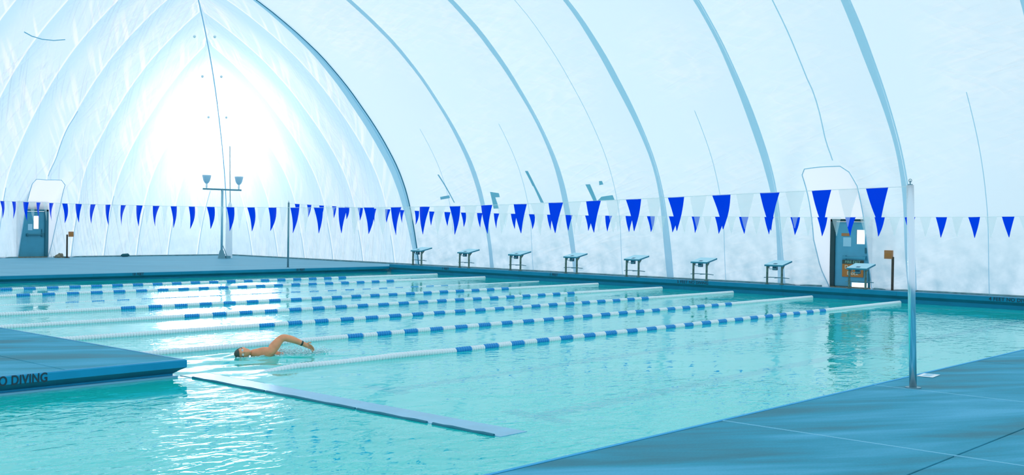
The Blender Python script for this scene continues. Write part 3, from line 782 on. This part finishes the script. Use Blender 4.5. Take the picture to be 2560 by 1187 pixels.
# ------------------------------------------------------------------ lane ropes
RR, PITCH = .053, .055
def disc_run(n):
    """n ribbed floats threaded along +X"""
    bm = bmesh.new(); seg = 12; prof = [(0, .55), (.10, .92), (.35, 1.0), (.62, 1.0), (.82, .86), (.95, .55)]
    prev = None
    for k in range(n):
        for t, r in prof:
            x = (k+t)*PITCH
            ring = [bm.verts.new((x, RR*r*math.cos(2*PI*s/seg), RR*r*math.sin(2*PI*s/seg))) for s in range(seg)]
            if prev:
                for s in range(seg): bm.faces.new((prev[s], prev[(s+1) % seg], ring[(s+1) % seg], ring[s]))
            else: bm.faces.new(ring[::-1])
            prev = ring
    bm.faces.new(prev)
    bmesh.ops.recalc_face_normals(bm, faces=bm.faces)
    me = bpy.data.meshes.new('float_section'); bm.to_mesh(me); bm.free()
    for p in me.polygons: p.use_smooth = True
    return me
sec_b = disc_run(6); sec_b.materials.append(M['ropeblue']); sec_w = disc_run(6); sec_w.materials.append(M['white'])
run_l = disc_run(80); run_l.materials.append(M['white']); run_r = disc_run(84); run_r.materials.append(M['white'])
rope_lab = ['lane rope nearest the camera, its near end white and thick beside the swimmer',
            'second lane rope from the camera, passing behind the swimmer\'s arm',
            'third lane rope from the camera, between the swimmer and the far lanes',
            'fourth lane rope from the camera, leaving the peninsula deck at the left edge',
            'fifth lane rope from the camera, white at left then blue and white',
            'half-sunken lane rope, sixth from the camera, showing only thin dashes',
            'seventh lane rope from the camera, second from the far pool edge',
            'farthest lane rope, blue and white, nearest the far coping']
ROPEY = [12.55, 15.22, 17.9, 20.57, 23.22, 25.9, 28.6, 31.2]
for i, Yr in enumerate(ROPEY):
    zc = WZ+.018
    if i == 5: zc = WZ-.038
    if i == 6 or i == 7: zc = WZ+.012
    r = empty('lane_rope', (PX0, Yr, zc), label=rope_lab[i], cat='lane rope', group='blue and white lane ropes across the pool')
    bm = bmesh.new(); tube(bm, [(.02, 0, -.02 if i else -.12), (.5, 0, 0 if i else -.06), (12, 0, 0), (22.1, 0, 0), (22.42, 0, -.02)], .008, 6); obj('steel_cable', bm, M['cable'], r)
    # left run dips where it is tied off
    me_l = run_l.copy() if i == 0 else run_l
    if i == 0:
        for v in me_l.vertices:
            x = v.co.x; v.co.z += -.12*(1-sstep(0, 1.5, x)) + .012*math.sin(x*2.3)*sstep(.5, 1.5, x)
            v.co.y += .05*math.sin(x*1.1)
    a = link('white_float_run', me_l, r, (.28, 0, 0)); a['kind'] = 'stuff'
    x = .28+80*PITCH+.02; k = 0; sp_ = 6*PITCH+.004
    while x < 17.55:
        s = link('float_section', sec_b if k % 2 == 0 else sec_w, r, (x, random.uniform(-.008, .008)+(.05*math.sin(4.4*1.1)*math.exp(-(x-4.7)) if i == 0 else 0), random.uniform(-.004, .004)))
        s['label'] = 'blue float section' if k % 2 == 0 else 'white float section'
        x += sp_; k += 1
    a = link('white_float_run', run_r, r, (x, 0, 0)); a['kind'] = 'stuff'

# ------------------------------------------------------------------ starting blocks
def make_block():
    r = empty('starting_block', (0, 0, 0))
    tilt = .20
    def top(x, y, z=0): return Vector((x, y, .60+z+(x+.06)*tilt))
    bm = bmesh.new(); bmt = bmesh.new()
    W = .31
    for z0, z1, b_ in ((-.045, 0.0, bm), (0.001, .010, bmt)):
        vs_ = []
        for zz in (z0, z1):
            for x, y in ((-.06, -W), (.56, -W), (.56, W), (-.06, W)): vs_.append(b_.verts.new(top(x, y, zz)))
        for q in ((0, 1, 2, 3), (4, 5, 6, 7), (0, 1, 5, 4), (1, 2, 6, 5), (2, 3, 7, 6), (3, 0, 4, 7)): b_.faces.new([vs_[t] for t in q])
        bmesh.ops.bevel(b_, geom=list(b_.edges), offset=.004, segments=1, affect='EDGES')
    obj('platform', bm, M['blockedge'], r); obj('grip_top', bmt, M['blocktop'], r)
    bm = bmesh.new()
    vv = [top(.02, -.055, .012), top(.02, .055, .012), top(.12, .055, .012), top(.12, -.055, .012)]
    w_ = [v+Vector((0, 0, .004)) for v in vv]
    A = [bm.verts.new(v) for v in vv]; B = [bm.verts.new(v) for v in w_]
    bm.faces.new(A[::-1]); bm.faces.new(B)
    for i in range(4): bm.faces.new((A[i], A[(i+1) % 4], B[(i+1) % 4], B[i]))
    obj('number_plate', bm, M['blockbox'], r)
    for s in (-1, 1):
        bm = bmesh.new(); box(bm, .0, .055, s*.25-.025, s*.25+.025, 0, .575, .006); obj('leg', bm, M['blockleg'], r)
        bm = bmesh.new(); y = s*.25
        A = [bm.verts.new((.055, y-.012, .45)), bm.verts.new((.055, y-.012, .575)), bm.verts.new((.20, y-.012, .60))]
        B = [bm.verts.new((.055, y+.012, .45)), bm.verts.new((.055, y+.012, .575)), bm.verts.new((.20, y+.012, .60))]
        bm.faces.new(A); bm.faces.new(B[::-1])
        for i in range(3): bm.faces.new((A[i], A[(i+1) % 3], B[(i+1) % 3], B[i]))
        obj('gusset', bm, M['blockleg'], r)
        bm = bmesh.new(); box(bm, -.03, .08, s*.25-.045, s*.25+.045, 0, .012); obj('foot_plate', bm, M['blockleg'], r)
    bm = bmesh.new(); box(bm, .0, .11, -.065, .065, .44, .56, .008); obj('lane_number_box', bm, M['blockbox'], r)
    bm = bmesh.new(); tube(bm, [(.10, -.46, .20), (.12, -.2, .215), (.12, .2, .215), (.10, .40, .20)], .012, 8); obj('step_bar', bm, M['steel_far'], r)
    bm = bmesh.new(); box(bm, .03, .42, -.012, .012, .19, .215); obj('step_brace', bm, M['steel_far'], r)
    bm = bmesh.new(); tube(bm, [(-.05, -.12, .545), (-.075, -.12, .48), (-.075, .12, .48), (-.05, .12, .545)], .011, 6); obj('start_grip', bm, M['steel_far'], r)
    return r
def copy_tree(o, parent=None):
    c = o.copy(); COL.objects.link(c)
    if parent: c.parent = parent
    for ch in list(o.children): copy_tree(ch, c)
    return c
blk_lab = ['starting block in front of the fire door with the orange sign', 'starting block second from the right, left of the fire door', 'starting block third from the right, above the 5 FEET lettering',
           'starting block fourth from the right along the end wall', 'starting block fifth from the right, left of centre', 'starting block third from the left, between two dome seams',
           'starting block second from the left along the end wall', 'leftmost starting block beside the dark dome seam']
proto = make_block()
for k in range(8):
    b = proto if k == 0 else copy_tree(proto)
    b.location = (PX1+.10, 13.92+2.67*k, .085)
    tag(b, blk_lab[k], 'starting block', 'starting blocks along the end of the pool')

# ------------------------------------------------------------------ pennant poles and lines
def pole(name, base, top, rad, mat, label):
    r = empty(name, base, label=label, cat='pole')
    b, t = Vector((0, 0, 0)), Vector(top)-Vector(base)
    bm = bmesh.new(); tube(bm, [b, t], rad, 24); obj('tube', bm, mat, r, smooth=True)
    bm = bmesh.new(); tube(bm, [(0, 0, 0), (0, 0, .012)], rad*2.1, 20); obj('flange', bm, M['steel_far'], r)
    bm = bmesh.new(); tube(bm, [t, t+Vector((0, 0, .012))], rad*.7, 12); tube(bm, [t+Vector((0, 0, .01)), t+Vector((.0, .0, .055))], .007, 8)
    tube(bm, [t+Vector((0, 0, .04))+Vector((0, .018*math.cos(a), .018*math.sin(a)+.014)) for a in [i*PI/5 for i in range(11)]], .004, 6, cap=False)
    obj('eye_hook', bm, M['steel_far'], r)
    return r
pole('pennant_pole', (12.62, 5.07, 0), (12.62, 5.15, 2.36), .042, M['steel'], 'tall polished steel pole standing on the near deck at right')
pole('pennant_pole', (25.9, 35.1, 0), (25.9, 35.1, 2.52), .036, M['steel_far'], 'thin grey pole on the far deck behind the pool corner')
pole('pennant_pole', (12.62, 35.2, 0), (12.62, 35.2, 2.40), .042, M['steel'], 'pole on the far deck off the left edge, holding the near pennant line')
pole('pennant_pole', (25.9, 5.0, 0), (25.9, 5.0, 2.34), .042, M['steel'], 'pole on the near deck off the right edge, holding the far pennant line')
def pennant_mesh(variant, mat):
    wd, ht = .272, .47; bm = bmesh.new(); nr, ncol = 8, 4; grid = []
    rnd = random.Random(variant)
    c1, c2, tw = rnd.uniform(-.035, .035), rnd.uniform(-.03, .03), rnd.uniform(-.5, .5)
    for i in range(nr+1):
        t = i/nr; ww = wd*(1-t*.97)
        row = []
        for j in range(ncol+1):
            s = j/ncol-.5
            x = c1*math.sin(PI*t)+c2*math.sin((s+.5)*PI)*(1-t)*1.0+tw*s*ww*t*.8
            row.append(bm.verts.new((x, s*ww+rnd.uniform(-.002, .002)*t+variant % 3*.006*t-.006*t, -t*ht)))
        grid.append(row)
    for a, b in zip(grid, grid[1:]):
        for j in range(ncol): bm.faces.new((a[j], a[j+1], b[j+1], b[j]))
    me = bpy.data.meshes.new('pennant'); bm.to_mesh(me); bm.free(); me.materials.append(mat)
    for p in me.polygons: p.use_smooth = True
    return me
PB = [pennant_mesh(k, M['pblue']) for k in range(5)]; PW = [pennant_mesh(k+9, M['pwhite']) for k in range(5)]
def pennant_line(X, tab, first, period, label):
    def zc(y):
        # smooth the table
        return sum(interp(tab, y+q) for q in (-1.2, -.6, 0, .6, 1.2))/5 if tab[0][0]+1.2 < y < tab[-1][0]-1.2 else interp(tab, y)
    r = empty('pennant_line', (X, tab[0][0], 0), label=label, cat='pennant line')
    bm = bmesh.new(); y0, y1 = tab[0][0], tab[-1][0]
    tube(bm, [(0, y0+(y1-y0)*t/120-y0, zc(y0+(y1-y0)*t/120)) for t in range(121)], .006, 6); obj('line', bm, M['pwhite'], r)
    k = 0; y = first
    while y < y1-.3:
        blue = k % 2 == 0
        me = random.choice(PB if blue else PW)
        o = link('pennant', me, r, (0, y-y0, zc(y)))
        sl = (zc(y+.1)-zc(y-.1))/.2
        o.rotation_euler = (math.atan(sl)*.9+random.uniform(-.02, .02), random.uniform(-.10, .10), random.uniform(-.10, .10))
        o.scale = (1, random.uniform(.94, 1.03), random.uniform(.95, 1.03))
        o['label'] = 'blue pennant' if blue else 'white pennant'
        y += period; k += 1
pennant_line(12.62, [(5.15, 2.345), (7.1, 2.285), (9.68, 2.19), (12, 2.12), (14, 2.09), (17, 2.08), (20.1, 2.095), (25, 2.15), (29.8, 2.24), (35.2, 2.38)], 5.55, .355, 'nearer blue and white pennant line strung from the polished steel pole')
pennant_line(25.9, [(5.0, 2.30), (8, 2.155), (13.4, 2.11), (19.9, 2.105), (26.7, 2.19), (31, 2.33), (35.1, 2.49)], 5.31, .375, 'farther blue and white pennant line strung from the thin grey pole')

# ------------------------------------------------------------------ marker posts, lamp, small things
def marker(loc, h, label, face, bs):
    r = empty('marker_post', loc, label=label, cat='marker post')
    bm = bmesh.new(); box(bm, -.03, .03, -.03, .03, 0, h, .006); obj('post', bm, M['post'], r)
    bm = bmesh.new()
    if face == 'y': box(bm, .04, .04+bs, -.09, -.03, h-.10, h-.10+bs*1.05, .006)
    else: box(bm, -.07, .03, .0, bs, h-.06, h-.06+bs*1.05, .006)
    sg_ = obj('sign_box', bm, M['orange2'], r)
    bm = bmesh.new()
    if face == 'y': box(bm, .07, .04+bs-.03, -.094, -.09, h-.05, h+.06)
    else: box(bm, -.074, -.07, .04, bs-.04, h, h+.1)
    obj('sign_face', bm, M['orange'], sg_)
    bm = bmesh.new(); box(bm, -.09, .09, -.09, .09, 0, .03, .006); obj('post_foot', bm, M['post'], r)
marker((23.15, 47.7, 0), 1.05, 'dark post with a small orange box sign right of the far left door', 'y', .22)
marker((31.55, 13.35, 0), 1.02, 'brown post with an orange box sign right of the fire door', 'x', .24)

lp = empty('lamp_stand', (29.05, 44.5, 0), label='tall pale lamp pole with a crossarm and two upturned bowl lights by the dome corner', cat='lamp')
def lb(name, bm, mat, parent=lp, smooth=False): return obj(name, bm, mat, parent, smooth=smooth)
bm = bmesh.new(); tube(bm, [(0, 0, .3), (0, 0, 3.2)], .055, 12); lb('pole', bm, M['lampmetal'], smooth=True)
bm = bmesh.new(); tube(bm, [(0, 0, 0), (0, 0, .04), (0, 0, .34), (0, 0, .40)], [.19, .18, .10, .07], 8); lb('base', bm, M['lampdark'])
bm = bmesh.new(); box(bm, .18, .42, -.12, .12, 0, .12, .01); lb('ballast_box', bm, M['lampdark'])
bm = bmesh.new(); tube(bm, [(.30, 0, .1), (.05, 0, .62)], .015, 6); lb('brace', bm, M['lampdark'])
bm = bmesh.new(); box(bm, -1.03, 1.03, -.035, .035, 3.18, 3.26, .006); lb('crossarm', bm, M['lampdark'])
for x in (-.84, .90):
    bm = bmesh.new(); tube(bm, [(x, 0, 3.26), (x, 0, 3.36), (x, 0, 3.44), (x, 0, 3.50)], [.03, .05, .035, .07], 10); lb('lamp_neck', bm, M['white'])
    bm = bmesh.new(); tube(bm, [(x, 0, 3.48), (x, 0, 3.53), (x, 0, 3.62), (x, 0, 3.78), (x, 0, 3.86), (x, 0, 3.87), (x, 0, 3.86), (x, 0, 3.60)], [.06, .11, .155, .19, .20, .215, .18, .10], 20, cap=False); lb('lamp_bowl', bm, M['lampbowl'], smooth=True)

hs = empty('hanging_sleeve', (29.75, 44.9, 0), label='white fabric sleeve hanging on a cable behind the lamp pole', cat='sleeve')
bm = bmesh.new(); tube(bm, [(0, 0, 2.62), (-.03, .0, 4.0), (-.05, .0, 5.3)], .018, 6); obj('cable', bm, M['lampdark'], hs)
bm = bmesh.new(); tube(bm, [(0, 0, 2.66), (0, 0, 2.5), (-.02, 0, 2.2), (-.05, 0, 1.6), (-.05, 0, .8), (-.05, 0, .0)], [.03, .10, .13, .15, .16, .17], 16, cap=False); obj('sleeve', bm, M['fold'], hs, smooth=True)

bm = bmesh.new()
tube(bm, [(0, 0, .07), (.08, 0, .08), (.35, .02, .09), (.42, .02, .08)], [.03, .075, .08, .03], 10)
b_ = obj('rolled_bag', bm, M['darkbag'], loc=(25.85, 47.9, 0), smooth=True); tag(b_, 'small dark rolled bag on the far deck against the end wall', 'bag')
bm = bmesh.new(); bmesh.ops.create_icosphere(bm, subdivisions=3, radius=.2)
for v in bm.verts:
    v.co.z = max(0, v.co.z)*1.0; v.co *= 1+.35*noise.noise(v.co*9)
b_ = obj('cloth_heap', bm, M['rust'], loc=(22.98, 48.05, .0)); tag(b_, 'low crumpled heap at the foot of the wall between the far door and the post', 'heap')
bm = bmesh.new(); box(bm, -.16, .16, -.10, .10, 0, .006, .002)
p_ = obj('deck_plate', bm, M['white'], loc=(13.82, 5.36, .003)); tag(p_, 'small white rectangular plate on the near deck right of the steel pole', 'plate')
p_.rotation_euler = (0, 0, .1)
bm = bmesh.new(); box(bm, -.11, .11, -.045, .045, .006, .0075); obj('plate_print', bm, M['paper'], p_)

# ------------------------------------------------------------------ swimmer
def skin_chain(verts, edges, radii, sub=2, root=0):
    me = bpy.data.meshes.new('sk'); me.from_pydata(verts, edges, []); ob = bpy.data.objects.new('sk', me); COL.objects.link(ob)
    md = ob.modifiers.new('s', 'SKIN'); md.use_smooth_shade = True
    if not me.skin_vertices: pass
    for i, r in enumerate(radii):
        rr = r if isinstance(r, tuple) else (r, r)
        me.skin_vertices[0].data[i].radius = rr
    me.skin_vertices[0].data[root].use_root = True
    s = ob.modifiers.new('u', 'SUBSURF'); s.levels = sub; s.render_levels = sub
    dg = bpy.context.evaluated_depsgraph_get(); out = bpy.data.meshes.new_from_object(ob.evaluated_get(dg))
    bpy.data.objects.remove(ob); return out
SWB = Vector((9.9, 14.1, WZ))
# joints, relative to SWB; swimmer faces -X, camera side is -Y
J = {'pel': (.86, 0, -.16), 'waist': (.62, 0, -.13), 'chest': (.30, .0, -.06), 'neckb': (.03, 0, .02), 'neck': (-.06, -.005, .045), 'skull': (-.17, .035, .055),
     'shL': (.09, -.15, .075), 'elL': (.265, -.20, .285), 'foL': (.42, -.27, .24), 'wrL': (.575, -.33, .165), 'paL': (.655, -.35, .13),
     'shR': (.10, .17, -.10), 'elR': (-.18, .22, -.16), 'wrR': (-.44, .20, -.24), 'paR': (-.54, .20, -.26),
     'hipL': (.92, -.10, -.18), 'knL': (1.33, -.12, -.24), 'anL': (1.74, -.12, -.20), 'toL': (1.92, -.12, -.24),
     'hipR': (.92, .10, -.18), 'knR': (1.33, .12, -.30), 'anR': (1.74, .12, -.36), 'toR': (1.90, .12, -.42)}
keys = list(J); vv = [J[k] for k in keys]; ki = {k: i for i, k in enumerate(keys)}
ed = [('pel', 'waist'), ('waist', 'chest'), ('chest', 'neckb'), ('neckb', 'neck'), ('neck', 'skull'), ('neckb', 'shL'), ('shL', 'elL'), ('elL', 'foL'), ('foL', 'wrL'), ('wrL', 'paL'),
      ('neckb', 'shR'), ('shR', 'elR'), ('elR', 'wrR'), ('wrR', 'paR'), ('pel', 'hipL'), ('hipL', 'knL'), ('knL', 'anL'), ('anL', 'toL'), ('pel', 'hipR'), ('hipR', 'knR'), ('knR', 'anR'), ('anR', 'toR')]
rad = {'pel': (.15, .12), 'waist': (.14, .10), 'chest': (.17, .125), 'neckb': (.11, .10), 'neck': .07, 'skull': .06, 'shL': .098, 'elL': .064, 'foL': .056, 'wrL': .038, 'paL': (.032, .046),
       'shR': .075, 'elR': .048, 'wrR': .03, 'paR': (.02, .04), 'hipL': .095, 'knL': .06, 'anL': .038, 'toL': .03, 'hipR': .095, 'knR': .06, 'anR': .038, 'toR': .03}
body = skin_chain(vv, [(ki[a], ki[b]) for a, b in ed], [rad[k] for k in keys], 2, ki['pel'])
parts = [body]
# fingers of the recovering hand and of the reaching hand
def fingers(palm, direction, across, curl, L_=.075, r_=.0095):
    palm = Vector(palm); d = Vector(direction).normalized(); a = Vector(across).normalized(); n_ = d.cross(a)
    for k, ln in zip((-1.5, -.5, .5, 1.5), (.85, 1.0, .95, .75)):
        b0 = palm+a*k*.021; ln *= L_
        pts = [b0-d*.02, b0+d*.03, b0+d*(.03+ln*.45)+Vector(curl)*.010, b0+d*(.03+ln*.8)+Vector(curl)*.028, b0+d*(.03+ln)+Vector(curl)*.045]
        parts.append(skin_chain([tuple(p) for p in pts], [(i, i+1) for i in range(4)], [r_, r_*1.02, r_*.95, r_*.88, r_*.7], 1))
    b0 = palm-a*.035-d*.03
    pts = [b0+a*.01, b0-a*.018+d*.015, b0-a*.032+d*.045, b0-a*.034+d*.07]
    parts.append(skin_chain([tuple(p) for p in pts], [(0, 1), (1, 2), (2, 3)], [.013, .012, .010, .008], 1))
fingers(J['paL'], (.85, -.18, -.34), (.1, .35, -.9), (0, 0, -1))
fingers(J['paR'], (-1, 0, -.15), (0, 1, 0), (0, 0, -1))
# head: modelled in a face frame (x right, y forward, z up) then turned sideways in the water
bmh = bmesh.new(); bmesh.ops.create_uvsphere(bmh, u_segments=36, v_segments=28, radius=1)
def g(p, c, s): return math.exp(-sum(((p[i]-c[i])/s[i])**2 for i in range(3)))
for v in bmh.verts:
    p = v.co.copy(); q = Vector((p.x*.076, p.y*.098, p.z*.118))
    if p.z < 0: q.x *= 1-.28*(-p.z)**1.3; q.y *= 1-.16*(-p.z)
    if p.y > 0: q.y *= 1-.10*p.y*abs(p.z)
    q.y += .030*g(p, (0, 1, -.10), (.16, .5, .20))       # nose
    q.y += .010*g(p, (0, .97, .28), (.5, .5, .10))       # brow
    q.y -= .012*(g(p, (.36, .92, .10), (.17, .4, .12))+g(p, (-.36, .92, .10), (.17, .4, .12)))   # sockets
    q.y += .010*g(p, (0, .9, -.44), (.26, .5, .06))+.009*g(p, (0, .9, -.56), (.22, .5, .06))     # lips
    q.y -= .006*g(p, (0, .9, -.50), (.26, .5, .03))
    q.y += .016*g(p, (0, .75, -.82), (.3, .5, .18))      # chin
    v.co = q
for s in (-1, 1):      # ears
    r_ = bmesh.ops.create_uvsphere(bmh, u_segments=12, v_segments=8, radius=1)
    for v in r_['verts']: v.co = Vector((s*(.073+v.co.x*.010+.006*v.co.y*-1), -.005+v.co.y*.020, -.005+v.co.z*.032))
# orientation: crown towards -X (slightly down), face towards the camera and a little up
Zh = Vector((-.82, .42, -.10)).normalized(); Yh = Vector((-.45, -.85, .22)); Yh = (Yh-Zh*Yh.dot(Zh)).normalized(); Xh = Yh.cross(Zh)
HM = Matrix((Xh, Yh, Zh)).transposed().to_4x4(); HM.translation = Vector((-.255, .07, .055)); HM = HM @ Matrix.Scale(1.08, 4)
bmh.transform(HM)
hm = bpy.data.meshes.new('h'); bmh.to_mesh(hm); bmh.free(); parts.append(hm)
bm = bmesh.new()
for p in parts: bm.from_mesh(p)
sw = obj('person', bm, M['skin'], loc=SWB, smooth=True)
tag(sw, 'freestyle swimmer with short dark hair, bare shoulders, left arm raised over the water', 'person')
# hair cap
bmh = bmesh.new(); bmesh.ops.create_uvsphere(bmh, u_segments=32, v_segments=24, radius=1)
kill = []
for v in bmh.verts:
    p = v.co.copy(); q = Vector((p.x*.081, p.y*.1025, p.z*.1235))
    if p.z < 0: q.x *= 1-.22*(-p.z)**1.3
    hl = .50 if p.y > .55 else (.50-(.55-p.y)*1.3 if p.y > 0 else -.215-.3*min(1, -p.y))
    if p.z < hl: kill.append(v)
    v.co = q+q.normalized()*.002*noise.noise(q*120)
bmesh.ops.delete(bmh, geom=kill, context='VERTS'); bmh.transform(HM); obj('hair', bmh, M['hair'], sw, smooth=True)
# goggles: two lenses with a strap
bmh = bmesh.new()
for s in (-1, 1):
    r_ = bmesh.ops.create_uvsphere(bmh, u_segments=12, v_segments=8, radius=1)
    for v in r_['verts']: v.co = Vector((s*.031+v.co.x*.021, .088+v.co.y*.012, .012+v.co.z*.015))
tube(bmh, [(.012, .098, .012), (-.012, .098, .012)], .004, 6)
bmh.transform(HM); obj('goggles', bmh, M['goggle'], sw, smooth=True)
bmh = bmesh.new(); tube(bmh, [(.080*math.cos(a), .101*math.sin(a), .014+.012*max(0, -math.sin(a))) for a in [PI*.72+i*PI*1.56/20 for i in range(21)]], .0045, 6); bmh.transform(HM); obj('goggle_strap', bmh, M['strap'], sw)
a, b = Vector(J['foL']), Vector(J['wrL']); d_ = (b-a).normalized(); c_ = b-d_*.035
bm = bmesh.new(); tube(bm, [c_-d_*.016, c_-d_*.014, c_+d_*.014, c_+d_*.016], [.036, .0415, .0405, .035], 16); wt = obj('wristwatch', bm, M['strap'], sw, smooth=True)
# swim trunks, under water
bm = bmesh.new(); tube(bm, [(.74, 0, -.15), (.86, 0, -.165), (1.0, 0, -.185)], [.155, .17, .165], 18)
for v in bm.verts: v.co.z = -.165+(v.co.z+.165)*.8
obj('swim_trunks', bm, M['strap'], sw, smooth=True)
# foam and splash thrown up behind the shoulder
rnd = random.Random(3); bm = bmesh.new()
for k in range(620):
    t = rnd.random(); x = 10.13+t*.85+rnd.gauss(0, .06); y = 13.93-.10*t+rnd.gauss(0, .085); hh = max(0, rnd.gauss(.02, .035))*(1.3-t*.6)
    r_ = rnd.uniform(.004, .012)
    bmesh.ops.create_icosphere(bm, subdivisions=1, radius=r_, matrix=Matrix.Translation((x, y, WZ+wave(x, y)+hh)) @ Matrix.Diagonal((1.6, 1, .8, 1)))
for k in range(160):
    a_ = rnd.uniform(0, 2*PI); x = SWB.x-.2+.20*math.cos(a_)+rnd.gauss(0, .02); y = 14.05+.14*math.sin(a_)+rnd.gauss(0, .02)
    bmesh.ops.create_icosphere(bm, subdivisions=1, radius=rnd.uniform(.003, .008), matrix=Matrix.Translation((x, y, WZ+wave(x, y)+.004)))
sp_o = obj('splash', bm, M['foam'], smooth=True); tag(sp_o, 'white splash and foam behind the swimmer\'s shoulder', 'splash', kind='stuff')
